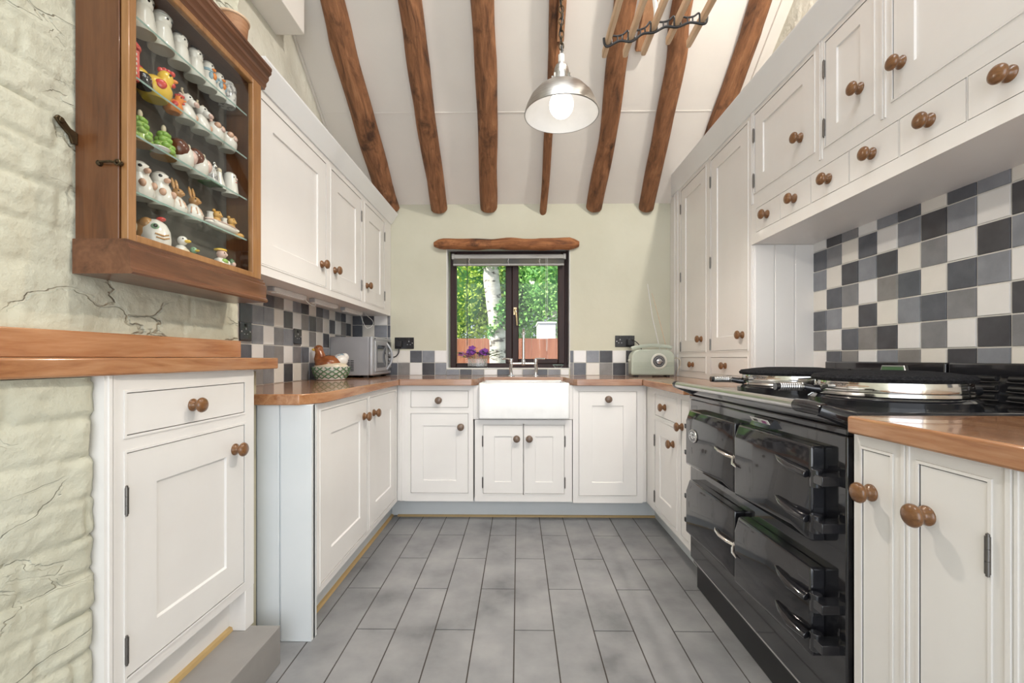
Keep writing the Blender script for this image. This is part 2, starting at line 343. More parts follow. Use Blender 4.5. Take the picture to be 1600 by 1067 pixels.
mb = MB(); mb.box((XS - .35, YR, 0), (XS, .2, 4)); struct(mb.build('wall_left_rear', BRICKP))
mb = MB(); mb.box((XL - .2, 1.60, 0), (XL, YB + .05, 3.8)); struct(mb.build('wall_left_recess', GABLE))
mb = MB(); mb.box((XR, YR, 0), (XR + .2, YB + .05, 4.4)); struct(mb.build('wall_right', GABLE))
# brick pier carrying the near worktop, beside the low cabinet
def pierx(y): return -.935 - max(0, (.95 - y)) * .10 - max(0, (y - .950)) ** 2 * 13
struct(relief('wall_pier', .42, .981, 0, 1.008, -.935, BRICKP, amp=.010, xfun=pierx, thick=.07))
# beige corner moulding at the end of the brick wall
mb = MB()
for x in (-1.0, -.985, -.97): mb.box((x - .006, 1.602, .0), (x + .006, 1.635, 1.0))
struct(mb.build('trim_2', BEIGET, bevel=.002))
# white boxed purlin end high on the left wall
mb = MB(); mb.box((XL, 1.1, 2.74), (-1.12, 2.33, 2.94)); struct(mb.build('trim_3', CEIL, bevel=.004))
# pale fillet boards where the ceiling meets the gables
for k, (a, b) in enumerate((((XL, 0), (XL + .012, 0)), ((XR - .06, 0), (XR, 0)))):
    m2 = MB(); m2.M = T(0, YB, zc(YB)) @ RX(-35.9); m2.box((a[0], -3.0, -.016), (b[0], 0, 0)); struct(m2.build('trim_%d' % (4 + k), CEIL))

# ------------------------------------------------------------------ raised tiled step at the left
mb = MB(); mb.box((-1.02, -1.2, 0), (-.818, 1.53, .13))
st = mb.build('tiled_step', STEPT, bevel=.003); tag(st, 'raised grey tiled step below the near left cabinet', 'step')

# ------------------------------------------------------------------ tiled splashbacks
def tiles(name, label, origin, uax, nax, rows, z_of, cols, zmax, umin=None, umax=None, zmin=.917):
    """rows listed from the bottom; letters W white, M grey, D charcoal"""
    mats = [WGROUT] + TW + TM + TD; m = MB(); o = Vector(origin); ua = Vector(uax); na = Vector(nax)
    umin = cols[0] if umin is None else umin; umax = cols[-1] if umax is None else umax
    def quadbox(u0, u1, z0, z1, d0, d1, ins):
        P = lambda u, z, d: o + ua * u + na * d + Vector((0, 0, z))
        m.add([P(u0, z0, d0), P(u1, z0, d0), P(u1, z1, d0), P(u0, z1, d0), P(u0 + ins, z0 + ins, d1), P(u1 - ins, z0 + ins, d1), P(u1 - ins, z1 - ins, d1), P(u0 + ins, z1 - ins, d1)],
              [(4, 5, 6, 7), (0, 1, 5, 4), (1, 2, 6, 5), (2, 3, 7, 6), (3, 0, 4, 7), (0, 3, 2, 1)])
    m.m = 0; top = min(zmax, z_of(len(rows))); quadbox(umin, umax, zmin, top, 0, .005, 0)
    for j, row in enumerate(rows):
        for i, ch in enumerate(row):
            if i + 1 >= len(cols) or ch == '.': continue
            u0, u1 = max(cols[i], umin) + .0013, min(cols[i + 1], umax) - .0013; z0, z1 = max(z_of(j), zmin) + .0013, min(z_of(j + 1), top) - .0013
            if u1 - u0 < .004 or z1 - z0 < .004: continue
            m.m = {'W': 1 + rnd.randrange(2), 'M': 3 + rnd.randrange(3), 'D': 6 + rnd.randrange(2)}[ch]
            quadbox(u0, u1, z0, z1, .004, .0085 + rnd.random() * .0008, .0022)
    return tag(m.build(name, mats), label, 'tiles')
# left wall, read from the near end
Lc = [1.62 + .0965 * i - .0965 * .0 for i in range(0, 20)]
off = 2.104 - 1.62; k0 = int(off / .0965); Lc = [2.104 + .0965 * (i - 5) for i in range(19)]
Lc = [c for c in Lc]
Lrows = ['DWMWM' + 'MMWDWMDWWMDWMD', 'MWDMD' + 'WMMWMDWDMWDMWD', 'WMDWM' + 'MWMMMWMWDWMDWM', 'DWMWD' + 'MMWDWMDMWDWMDW', 'MDWMW' + 'WDMWMDWDMWMDWM', 'WMWDM' + 'MWDMDWDWDMDWDM']
tiles('tile_splashback', 'grey, charcoal and white chequered tiles on the left wall behind the hen dish', (XL, 0, 0), (0, 1, 0), (1, 0, 0), Lrows, lambda j: .924 + .0955 * j if j else .917, Lc, 1.395, umin=1.66, umax=YB)
Bc = [-1.27 + .0965 * i for i in range(0, 9)]; 
Bc = [XL] + [-.921 + .0965 * i for i in range(-3, 5)] + [wx0]
tiles('tile_splashback', 'chequered tiles on the back wall left of the window beside the microwave', (0, YB, 0), (1, 0, 0), (0, -1, 0), ['MDWDMWDMDW', 'WDMWWDMWDD'], lambda j: .917 + .0955 * j, [XL, -1.21, -1.11, -1.015, -.921, -.827, -.734, -.637, -.544, wx0 + .001][:10], 1.106)
tiles('tile_splashback', 'patch of dark and white tiles above the microwave under the wall cabinet end', (0, YB, 0), (1, 0, 0), (0, -1, 0), ['DWDM', 'DWMD', 'DDWM', 'DDDM'], lambda j: 1.108 + .0955 * j, [XL, -1.19, -1.10, -1.00, -.975], 1.395, zmin=1.108)
tiles('tile_splashback', 'single low row of chequered tiles under the window sill behind the tap', (0, YB, 0), (1, 0, 0), (0, -1, 0), ['MDMWDWMDMW'], lambda j: .917 + .0955 * j, [wx0, -.447, -.354, -.26, -.162, -.066, .03, .128, .223, .321, .384][:11], .964)
tiles('tile_splashback', 'chequered tiles on the back wall right of the window behind the radio', (0, YB, 0), (1, 0, 0), (0, -1, 0), ['MDWMDMWD', 'DWMDWDMW'], lambda j: .917 + .0955 * j, [wx1, .419 + 0, .514, .614, .714, .813, .91, 1.01, 1.11], 1.106)
Rrows = ['WDMWMMWDMWDMWDM', 'MWDMDWMWDMWDMWD', 'DMWDWMDMWDMWDMW', 'WDMWMDWDMWDMWDM', 'MWDMDWMWDMWDMWM', 'DMWDWMDMWDMWDMW', 'WDMWMDWDMWWDMWD']
tiles('tile_splashback', 'large chequered tile panel on the right wall above the black range', (XR, 2.225, 0), (0, -1, 0), (-1, 0, 0), Rrows, lambda j: .986 + .0962 * j, [.0987 * i for i in range(15)], 1.63, zmin=.917)

# ------------------------------------------------------------------ cabinet builder
def knob_mb(m, u, w_, s=1.0, y=0):
    prof = [(.0, -.001), (.0185, -.001), (.019, .003), (.0165, .007), (.012, .010), (.0105, .014), (.0115, .018), (.017, .021), (.0215, .025), (.0225, .029), (.0205, .034), (.015, .038), (.008, .040), (.0, .0405)]
    m.lathe([(r * s, z * s) for r, z in prof], 24, T(u, y, w_) @ RX(90)); return m
def hinge_mb(m, u, w_, L=.062):
    m.lathe([(0, -L / 2 - .006), (.003, -L / 2 - .004), (.003, -L / 2), (.0045, -L / 2), (.0045, -L * .17), (.0038, -L * .165), (.0045, -L * .16), (.0045, L * .16), (.0038, L * .165), (.0045, L * .17), (.0045, L / 2), (.003, L / 2), (.003, L / 2 + .004), (0, L / 2 + .006)], 10, T(u, -.004, w_))
    return m
def leaf_mb(u0, w0, u1, w1, kind, mg=.075, mt=None, mbm=None, thick=.02):
    g = .0022; u0 += g; u1 -= g; w0 += g; w1 -= g; m = MB()
    if kind in ('door', 'panel'):
        mt = mt or mg; mbm = mbm or mg
        rings = [((u0, w0, u1, w1), 0.0), ((u0 + mg, w0 + mbm, u1 - mg, w1 - mt), 0.0), ((u0 + mg + .0015, w0 + mbm + .004, u1 - mg - .0015, w1 - mt - .0015), .0065)]
    else: rings = [((u0, w0, u1, w1), 0.0)]
    vs_ = [(u0, thick, w0), (u1, thick, w0), (u1, thick, w1), (u0, thick, w1)]; fs = [(0, 3, 2, 1)]
    for (a, b, c, d), y in rings: vs_ += [(a, y, b), (c, y, b), (c, y, d), (a, y, d)]
    for j in range(len(rings)):
        o = j * 4
        for k in range(4): fs.append((o + k, o + (k + 1) % 4, o + 4 + (k + 1) % 4, o + 4 + k))
    o = len(rings) * 4; fs.append((o, o + 1, o + 2, o + 3)); m.add(vs_, fs); return m
def cabinet(name, label, cat, loc, rot, W, H, D, fronts, group=None, beads=(), knobm=None, mat=None, feet=0, bead=.006):
    mat = mat or PAINT; knobm = knobm or KNOBW
    t = thing(name, label, cat, loc, rot, group)
    m = MB(); us = sorted({0, W} | {q for f in fronts for q in (f['r'][0], f['r'][2])}); ws = sorted({0, H} | {q for f in fronts for q in (f['r'][1], f['r'][3])})
    for a, b in zip(us, us[1:]):
        for c, d in zip(ws, ws[1:]):
            mu, mw = (a + b) / 2, (c + d) / 2
            if any(f['r'][0] < mu < f['r'][2] and f['r'][1] < mw < f['r'][3] for f in fronts): continue
            m.add([(a, 0, c), (b, 0, c), (b, 0, d), (a, 0, d)], [(0, 1, 2, 3)])
    for f in fronts:
        a, c, b, d = f['r']; q = .021
        m.add([(a, 0, c), (b, 0, c), (b, 0, d), (a, 0, d), (a, q, c), (b, q, c), (b, q, d), (a, q, d)], [(0, 4, 5, 1), (1, 5, 6, 2), (2, 6, 7, 3), (3, 7, 4, 0), (4, 7, 6, 5)])
        if bead:
            for (x0, z0, x1, z1) in ((a - bead, c - bead, a, d + bead), (b, c - bead, b + bead, d + bead), (a, c - bead, b, c), (a, d, b, d + bead)): m.box((x0, -.0028, z0), (x1, .002, z1))
    m.add([(0, 0, 0), (W, 0, 0), (W, D, 0), (0, D, 0), (0, 0, H), (W, 0, H), (W, D, H), (0, D, H)], [(0, 1, 2, 3), (4, 5, 6, 7), (1, 2, 6, 5), (2, 3, 7, 6), (3, 0, 4, 7)])
    for u in beads: m.box((u - .004, -.0045, 0), (u + .004, .002, H)); m.box((u + .008, -.003, 0), (u + .013, .002, H))
    m.build('carcass', mat, t)
    for f in fronts:
        a, c, b, d = f['r']
        o = leaf_mb(a, c, b, d, f['k'], f.get('mg', .075), f.get('mt'), f.get('mb')).build('drawer' if f['k'] == 'drawer' else 'door', mat, t)
        if f.get('knob'): knob_mb(MB(), *f['knob'], f.get('ks', 1)).build('knob', knobm, o)
        for (u, w_) in f.get('hinges', ()): hinge_mb(MB(), u, w_).build('hinge', HINGE, o)
    if feet:
        pass
    return t

# ------------------------------------------------------------------ left base run
xl = -.765; zb = .145; zt = .877
# end panel (two boards with a bead) facing the camera
mb = MB(); mb.box((XS + .04, 1.645, 0), (-.886, 1.66, zt)); mb.box((-.880, 1.645, 0), (xl, 1.69, zt)); mb.box((-.886, 1.651, 0), (-.880, 1.66, zt)); mb.box((XL, 1.66, .0), (xl, 1.675, zt))
tag(mb.build('end_panel', PLINTH, bevel=.002), 'pale painted end panel of the left base run reaching the floor', 'panel')
def LU(y): return y - 1.69
cabinet('base_cabinet', 'long left base cabinet with two shaker doors under the hen dish and microwave', 'cabinet', (xl, 1.69, zb), 90, 1.13, zt - zb, .49,
        [dict(k='door', r=(.03, .03, .565, .70), mg=.098, knob=(.515, .615)), dict(k='door', r=(.60, .03, 1.09, .70), mg=.098, knob=(.665, .615))])
mb = MB(); mb.box((-.86, 1.69, 0), (-.842, 2.97, .15)); tag(mb.build('plinth_board', PLINTH), 'pale kickboard under the left base cabinet', 'plinth')
mb = MB(); mb.prism([(-.842, 0), (-.828, 0), (-.832, .010), (-.842, .014)], 1.69, 2.97, 'Y'); tag(mb.build('quadrant_strip', GOLDT), 'thin pine bead along the foot of the left kickboard', 'trim')
# ------------------------------------------------------------------ back base run
yb = 2.82
cabinet('base_cabinet', 'slim back cabinet with drawer over door, left of the sink', 'cabinet', (-.72, yb, zb), 0, .435, zt - zb, .55,
        [dict(k='drawer', r=(.04, .592, .405, .698), knob=(.219, .638)), dict(k='door', r=(.04, .052, .405, .555), mg=.075, knob=(.359, .471))], knobm=KNOBG)
mb = MB(); mb.box((-.765, yb + .004, zb), (-.72, yb + .03, zt)); mb.box((-.748, yb - .002, zb), (-.738, yb + .01, zt)); tag(mb.build('corner_post', PAINT, bevel=.002), 'cream corner post where left and back base cabinets meet', 'post')
cabinet('sink_cabinet', 'low cabinet with a pair of doors under the white sink', 'cabinet', (-.275, yb, zb), 0, .612, .515, .55,
        [dict(k='door', r=(.052, .05, .305, .483), mg=.07, knob=(.264, .398), hinges=((.05, .38), (.05, .12))), dict(k='door', r=(.309, .05, .565, .483), mg=.07, knob=(.343, .398), hinges=((.567, .38), (.567, .12)))], knobm=KNOBG)
cabinet('appliance_front', 'tall single panel unit with one top knob, right of the sink', 'cabinet', (.342, yb - .004, zb - .005), 0, .435, zt - zb + .003, .55,
        [dict(k='door', r=(.036, .045, .40, .70), mg=.082, mt=.088, mb=.08, knob=(.219, .652))], knobm=KNOBG)
mb = MB(); mb.box((.777, yb + .004, zb), (.805, yb + .03, zt)); mb.box((.786, yb - .002, zb), (.796, yb + .01, zt)); tag(mb.build('corner_post', PAINT, bevel=.002), 'cream corner post between back units and right base cabinet', 'post')
mb = MB(); mb.box((-.84, 2.965, .006), (.905, 2.985, .165)); tag(mb.build('plinth_board', PLINTH), 'pale kickboard under the sink run at the back', 'plinth')
mb = MB(); mb.prism([(2.965, 0), (2.952, 0), (2.955, .008), (2.965, .012)], -.80, .905, 'X'); tag(mb.build('quadrant_strip', GOLDT), 'thin pine bead along the foot of the back kickboard', 'trim')
# Belfast sink
t = thing('butler_sink', 'white ceramic butler sink with a plain apron front', 'sink', (.035, 2.775, .668))
mb = MB(); mb.box((-.282, 0, 0), (.282, .02, .228)); mb.box((-.275, .315, 0), (.272, .335, .228)); mb.box((-.275, .02, 0), (-.255, .315, .228)); mb.box((.252, .02, 0), (.272, .315, .228)); mb.box((-.255, .02, 0), (.252, .315, .03))
mb.build('basin', CERAM, t, bevel=.012, seg=3)
MB().lathe([(0, .0305), (.03, .0305), (.035, .033), (.03, .034), (0, .032)], 20, T(0, .18, 0)).build('waste', CHROME, t)
for a, b, lab in ((-.285, -.249, 'narrow cream upright at the left side of the white sink'), (.319, .342, 'narrow cream upright at the right side of the white sink')):
    mb = MB(); mb.box((a, yb + .002, .662), (b, yb + .03, zt)); tag(mb.build('sink_surround', PAINT, bevel=.002), lab, 'panel')
# ------------------------------------------------------------------ right base run between corner and range
xr = .805
cabinet('base_cabinet', 'right corner base cabinet with drawer over door, next to the black range', 'cabinet', (xr, yb, zb), -90, .57, zt - zb, .6,
        [dict(k='drawer', r=(.17, .57, .53, .695), knob=(.35, .632)), dict(k='door', r=(.17, .03, .53, .545), mg=.08, knob=(.48, .455), hinges=((.168, .42), (.168, .09)))])
cabinet('base_cabinet', 'very narrow pull-out cabinet squeezed between corner cabinet and range', 'cabinet', (xr, 2.248, zb), -90, .145, zt - zb, .6,
        [dict(k='flat', r=(.022, .03, .125, .70), knob=(.035, .565))])
mb = MB(); mb.box((.897, 2.11, 0), (.915, 2.97, .15)); tag(mb.build('plinth_board', PLINTH), 'pale kickboard under the right corner cabinet', 'plinth')
# ------------------------------------------------------------------ worktops
def top(name, label, poly, z0, z1, mat, bev=.004):
    m = MB(); m.prism(poly, z0, z1); return tag(m.build(name, mat, bevel=bev, seg=3), label, 'worktop')
top('worktop', 'left wooden worktop carrying the hen dish and microwave', [(XL, 1.62), (-.80, 1.62), (-.742, 1.70), (-.742, 2.775), (XL, YB - .001)], zt, .917, WORK)
top('worktop', 'back wooden worktop notched around the white sink', [(XL, YB - .001), (-.740, 2.777), (-.29, 2.777), (-.262, 2.81), (-.240, 3.115), (.312, 3.115), (.336, 2.81), (.362, 2.777), (.765, 2.777), (1.40, YB - .001)], zt, .917, WORKX)
top('worktop', 'right corner worktop carrying the radio, left of the range', [(.767, 2.775), (.767, 2.095), (XR - .002, 2.095), (XR - .002, YB - .002), (1.402, YB - .002)], zt, .917, WORK)
top('worktop', 'near right wooden worktop, right of the range', [(.757, 1.045), (.757, .25), (XR - .002, .25), (XR - .002, 1.045)], zt, .917, WORK, .006)
top('worktop', 'high narrow wooden worktop on the brick pier and low left cabinet', [(-1.02, .35), (-1.0, .35), (-.905, .98), (-.893, 1.30), (-.893, 1.655), (-.93, 1.668), (-1.03, 1.668), (-1.03, 1.61), (-1.02, 1.55)], 1.010, 1.0505, WORK, .005)
mb = MB(); mb.box((-1.012, .35, 1.051), (-.985, 1.578, 1.110)); tag(mb.build('wooden_upstand', WORK, bevel=.002), 'wooden upstand strip against the painted brick wall', 'upstand')

# ------------------------------------------------------------------ left wall cabinets
xu = -.975; zu0 = 1.368; zu1 = 2.075
for k, (y0, W, dr, kn, hg, lab) in enumerate((
    (1.62, .667, (.06, .04, .635, .665), (.585, .145), None, 'nearest left wall cabinet, beside the figurine case'),
    (2.287, .513, (.03, .04, .475, .665), (.075, .145), .478, 'middle left wall cabinet, knob at its near side'),
    (2.80, .608, (.03, .04, .44, .665), (.065, .145), .443, 'farthest left wall cabinet, by the back wall above the microwave'))):
    cabinet('wall_cabinet', lab, 'cabinet', (xu, y0, zu0), 90, W, zu1 - zu0, .293, [dict(k='door', r=dr, mg=.085, knob=kn, hinges=((hg, .56), (hg, .13)) if hg else ())], 'left wall cabinets')
def cornice(name, label, x, y0, y1, z, s, dz=.10, proj=.055, mat=None):
    mat = mat or CORNLIT
    m = MB(); p = [(0, 0), (.007, 0), (.009, .004), (proj - .002, dz - .010), (proj, dz - .006), (proj, dz), (-.25, dz), (-.25, dz - .02), (0, dz - .02)]
    m.prism([(x + s * a, z + b) for a, b in p], y0, y1, 'Y'); return tag(m.build(name, mat), label, 'cornice')
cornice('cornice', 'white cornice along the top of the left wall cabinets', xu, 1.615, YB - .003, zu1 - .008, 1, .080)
# lights and cable under the left cabinets
def strip(y0, label):
    t = thing('light_strip', label, 'lamp', (-1.10, y0, zu0 - .022), 0, 'lights under the left cabinets')
    MB().box((-.016, 0, 0), (.016, .30, .022)).build('housing', WHITEP, t, bevel=.003)
    MB().box((-.013, .02, -.004), (.013, .28, 0)).build('diffuser', REVEAL, t)
    MB().box((-.014, -.012, .002), (.014, 0, .020)).build('end_cap', GREYP, t, bevel=.002)
strip(1.98, 'slim under-cabinet light strip, the one nearest the figurine case'); strip(2.38, 'slim under-cabinet light strip, middle of the left cabinets'); strip(2.80, 'slim under-cabinet light strip, nearest the microwave')
def cable(name, label, path, r, mat, sub=6, cat='cable'):
    pts = [Vector(p) for p in path]; out = []
    for i in range(len(pts) - 1):
        p0, p1, p2, p3 = pts[max(0, i - 1)], pts[i], pts[i + 1], pts[min(len(pts) - 1, i + 2)]
        for k in range(sub):
            a = k / sub; out.append(.5 * ((2 * p1) + (p2 - p0) * a + (2 * p0 - 5 * p1 + 4 * p2 - p3) * a * a + (3 * p1 - p0 - 3 * p2 + p3) * a ** 3))
    out.append(pts[-1]); return tag(MB().tube(out, r, 6).build(name, mat), label, cat)
cable('light_cable', 'drooping white flex between the first two under-cabinet lights', [(-1.10, 2.28, 1.36), (-1.09, 2.31, 1.335), (-1.08, 2.36, 1.325), (-1.09, 2.40, 1.36)], .002, WCORD)
cable('light_cable', 'looped white flex hanging below the last under-cabinet light', [(-1.10, 3.10, 1.36), (-1.09, 3.13, 1.30), (-1.08, 3.18, 1.262), (-1.06, 3.24, 1.285), (-1.06, 3.24, 1.32), (-1.09, 3.17, 1.36)], .0022, WCORD)

# ------------------------------------------------------------------ near left low cabinet
xn = -.92
t = cabinet('base_cabinet', 'near left low cabinet with one drawer over one door, beside the brick pier', 'cabinet', (xn, .982, .265), 90, .563, .745, .085,
            [dict(k='drawer', r=(.055, .602, .508, .703), knob=(.27, .652), ks=.95), dict(k='door', r=(.055, .032, .508, .562), mg=.088, knob=(.458, .488), hinges=((.053, .45), (.053, .10)))], beads=(.012,))
MB().box((0, 0, -.135), (.045, .03, 0)).build('foot', PAINT, t, bevel=.002); MB().box((.545 - .03, 0, -.135), (.563, .085, 0)).build('foot', PAINT, t, bevel=.002)
MB().box((.05, .055, -.135), (.515, .068, 0)).build('plinth', PAINT, t)
mb = MB(); mb.prism([(-.978, .13), (-.962, .13), (-.965, .142), (-.978, .146)], 1.0, 1.50, 'Y'); tag(mb.build('quadrant_strip', GOLDT), 'yellow pine bead between the near left cabinet and the step', 'trim')

# ------------------------------------------------------------------ right tall cupboards and wall cabinets
xw = 1.15; ztop = 2.262
def tall(y0, W, lab, door, kn, drw, dk, hin, bd):
    return cabinet('tall_cabinet', lab, 'cabinet', (xw, y0, .918), -90, W, ztop - .918, .303, [dict(k='door', r=door, mg=.075, knob=kn, hinges=hin), dict(k='drawer', r=drw, knob=dk, ks=.9)], 'tall cabinets on the right worktop', beads=bd)
tall(YB - .003, .677, 'tall cupboard with drawer beside the radio in the far right corner', (.225, .172, .64, 1.31), (.575, .25), (.225, .042, .64, .135), (.44, .088), ((.222, 1.18), (.222, .70), (.222, .21)), (.09, .15))
tall(2.73, .50, 'tall cupboard with drawer at the left side of the range alcove', (.038, .172, .467, 1.31), (.415, .25), (.038, .035, .467, .135), (.225, .088), ((.035, 1.18), (.035, .70), (.035, .21)), ())
# beaded alcove side panel
mb = MB()
for k in range(3): mb.box((xw + .012 + k * .098, 2.216, .918), (xw + .106 + k * .098, 2.228, 1.606))
mb.box((xw + .005, 2.220, .918), (XR - .002, 2.229, 1.606)); tag(mb.build('alcove_panel', PAINT, bevel=.003), 'beaded cream side panel of the alcove left of the range', 'panel')
def wallcab(y0, W, lab, door, kn, hin, mg=.07):
    return cabinet('wall_cabinet', lab, 'cabinet', (xw, y0, 1.802), -90, W, ztop - 1.802, .303, [dict(k='door', r=door, mg=mg, knob=kn, hinges=hin)], 'wall cabinets over the range', beads=(.006,))
wallcab(2.228, .498, 'wall cabinet over the range nearest the tall cupboards', (.03, .05, .468, .43), (.385, .145), ((.027, .33), (.027, .11)))
wallcab(1.73, .293, 'narrow wall cabinet in the middle above the range', (.035, .04, .262, .43), (.205, .155), ((.032, .33), (.032, .11)), .055)
wallcab(1.437, .80, 'nearest wall cabinet over the range, knob at its far side', (.045, .04, .76, .43), (.075, .135), ())
# row of spice drawers
fr = []
for k in range(6):
    a = 2.228 - (2.187 - .2045 * k); fr.append(dict(k='drawer', r=(a, .050, a + .2025, .165), knob=(a + .10, .108), ks=1.0))
cabinet('spice_drawer_unit', 'long row of small square drawers under the cabinets over the range', 'drawers', (xw, 2.228, 1.606), -90, 1.591, .196, .303, fr, bead=0)
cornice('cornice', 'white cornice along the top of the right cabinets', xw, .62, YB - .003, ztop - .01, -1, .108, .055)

# ------------------------------------------------------------------ near right base units
xf = .777
cabinet('base_cabinet', 'narrow pull-out cabinet right beside the black range on the near side', 'cabinet', (xf, 1.048, zb), -90, .127, zt - zb, .6, [dict(k='flat', r=(.025, .03, .103, .70), knob=(.05, .608))])
cabinet('base_cabinet', 'near right cabinet with one hinged door and a large oak knob', 'cabinet', (xf, .921, zb), -90, .194, zt - zb, .6, [dict(k='flat', r=(.042, .03, .170, .70), knob=(.058, .605), hinges=((.172, .58), (.172, .12)))], beads=(.008,))
cabinet('base_cabinet', 'cabinet at the right edge of the picture, only its frame in view', 'cabinet', (xf, .727, zb), -90, .45, zt - zb, .6, [dict(k='door', r=(.04, .03, .41, .70), mg=.07)], beads=(.008,))
mb = MB(); mb.box((.87, .28, 0), (.888, 1.045, .146)); tag(mb.build('plinth_board', PLINTH), 'pale kickboard under the near right cabinets', 'plinth')

# ------------------------------------------------------------------ black range cooker
X0 = .79; Y0, Y1 = 1.085, 2.075
t = thing('range_cooker', 'black enamel cast-iron range cooker with four oven doors and two hotplate lids', 'cooker', (X0, 1.58, 0))
def at(m): m.M = T(-X0, -1.58, 0); return m
m = at(MB()); m.box((X0 + .015, Y0 + .012, .125), (XR - .02, Y1 - .012, .885)); m.build('body', ENAMEL, t)
m = at(MB()); m.box((X0, Y0 + .004, .138), (X0 + .018, Y1 - .004, .862)); m.build('front_plate', ENAMEL, t, bevel=.005)
m = at(MB()); m.box((X0 + .028, Y0 + .01, 0), (XR - .05, Y1 - .01, .118)); m.box((X0 + .012, Y0 + .008, .112), (XR - .05, Y1 - .008, .137)); m.build('plinth', BLACKM, t, bevel=.004)
m = at(MB()); m.box((X0 + .009, Y0 + .02, .123), (X0 + .014, Y1 - .02, .130)); m.build('plinth_strip', CHROME, t)
m = at(MB()); m.box((X0 - .004, Y0 - .004, .880), (XR - .012, Y1 + .004, .918)); m.build('top_plate', ENAMEL, t, bevel=.012, seg=4)
m = at(MB()); m.box((X0 - .002, Y0, .862), (X0 + .05, Y1, .880)); m.build('top_rim', ENAMEL, t, bevel=.004)
def oven(ya, yb2, z0, z1, hinge_left, lab=None, badge=False):
    """ya is the far edge (left in the picture), yb2 the near edge"""
    m = at(MB()); d0, d1 = X0 + .002, X0 - .058; cz, cy = .045, .05; mid = d1 + .022
    a, b = (ya, yb2)
    vs_ = [(d0, a, z0), (d0, b, z0), (d0, b, z1), (d0, a, z1), (mid, a, z0), (mid, b, z0), (mid, b, z1), (mid, a, z1),
           (d1, a - .006, z0 + .010), (d1, b + cy, z0 + .010), (d1, b + cy, z1 - cz), (d1, a - .006, z1 - cz)] if True else []
    if not hinge_left or True:
        vs_[8] = (d1, a - .014, z0 + .012); vs_[11] = (d1, a - .014, z1 - cz); vs_[9] = (d1, b + cy, z0 + .03); vs_[10] = (d1, b + cy, z1 - cz)
    fs = [(0, 1, 2, 3), (8, 11, 10, 9)] + [(k, (k + 1) % 4, 4 + (k + 1) % 4, 4 + k) for k in range(4)] + [(4 + k, 4 + (k + 1) % 4, 8 + (k + 1) % 4, 8 + k) for k in range(4)]
    m.add(vs_, fs); o = m.build('oven_door', ENAMEL, t, bevel=.006, seg=3)
    # latch handle
    yh = b + .05 if hinge_left else a - .045; s = -1 if hinge_left else 1
    zl = (z0 + z1) / 2 + .012
    h = at(MB()); xh = d1 + .01
    if hinge_left:
        h.tube([(d1 - .004, b + .095, zl + .012), (d1 - .010, b + .075, zl + .008), (d1 - .010, b + .045, zl + .003), (d1 + .002, b + .015, zl - .004), (d1 + .018, b - .004, zl - .010)], [.0015, .005, .0075, .008, .008], 10, flatten=.8)
        h.tube([(X0 - .036, b - .008, zl - .004), (X0 - .050, b - .022, zl - .016), (X0 - .062, b - .045, zl - .022), (X0 - .066, b - .075, zl - .026)], [.007, .008, .0065, .002], 10)
        h.tube([(X0, b - .015, zl), (X0 - .045, b - .015, zl - .004)], .007, 8)
    if not hinge_left: pass
    if h.v: h.build('door_handle', CHROME, o)
    for zz in (z1 - .075, z0 + .055):
        hb = at(MB())
        if hinge_left:
            hb.tube([(X0 - .030, a + .008, zz - .017), (X0 - .030, a + .008, zz + .017)], .013, 12); hb.box((X0 - .03, a - .012, zz - .010), (X0 + .002, a + .018, zz + .010)); hb.box((X0 - .056, a - .004, zz - .008), (X0 - .026, a + .012, zz + .012))
        else:
            hb.tube([(X0 - .038, b - .022, zz - .024), (X0 - .038, b - .022, zz + .022)], .0145, 12)
            hb.box((X0 - .05, b - .062, zz - .012), (X0 + .002, b - .02, zz + .012))
            hb.tube([(d1 - .003, b + .115, zz + .028), (d1 - .010, b + .075, zz + .022), (d1 - .010, b + .035, zz + .014), (X0 - .052, b - .01, zz + .006)], [.004, .011, .015, .014], 10, flatten=.7)
        hb.build('hinge', ENAMEL, o, bevel=.003)
    if badge:
        q = at(MB()); M = T(d1 - .001, a - .105, z0 + (z1 - z0) * .60) @ RY(-90); 
        q.lathe([(0, 0), (.040, 0), (.041, .003), (.039, .006), (.036, .006), (.0355, .004), (0, .004)], 36, M, sx=.66, sy=1)
        bo = q.build('badge', STEEL, o)
        q = at(MB()); q.lathe([(0, .0042), (.0352, .0042), (.0352, .0046), (0, .0046)], 36, M, sx=.66, sy=1); q.build('badge_ground', DARKGL, o)
        cu = bpy.data.curves.new('lettering', 'FONT'); cu.body = 'AGA'; cu.size = .036; cu.extrude = .0012; cu.shear = .35; cu.align_x = 'CENTER'; cu.align_y = 'CENTER'; cu.space_character = .85
        tmp = bpy.data.objects.new('tmp', cu); COL.objects.link(tmp); dg = bpy.context.evaluated_depsgraph_get()
        me = bpy.data.meshes.new_from_object(tmp.evaluated_get(dg)); bpy.data.objects.remove(tmp)
        me.materials.clear(); me.materials.append(CHROME)
        lo = bpy.data.objects.new('badge_lettering', me); COL.objects.link(lo); lo.parent = o
        lo.matrix_local = T(d1 - .0065 - X0, a - .105 - 1.58, z0 + (z1 - z0) * .60) @ Matrix(((0, 0, -1, 0), (-1, 0, 0, 0), (0, 1, 0, 0), (0, 0, 0, 1)))
    return o
oven(1.985, 1.575, .577, .822, True, badge=True); oven(1.985, 1.575, .280, .515, True)
oven(1.545, 1.165, .577, .822, False); oven(1.545, 1.165, .280, .508, False)
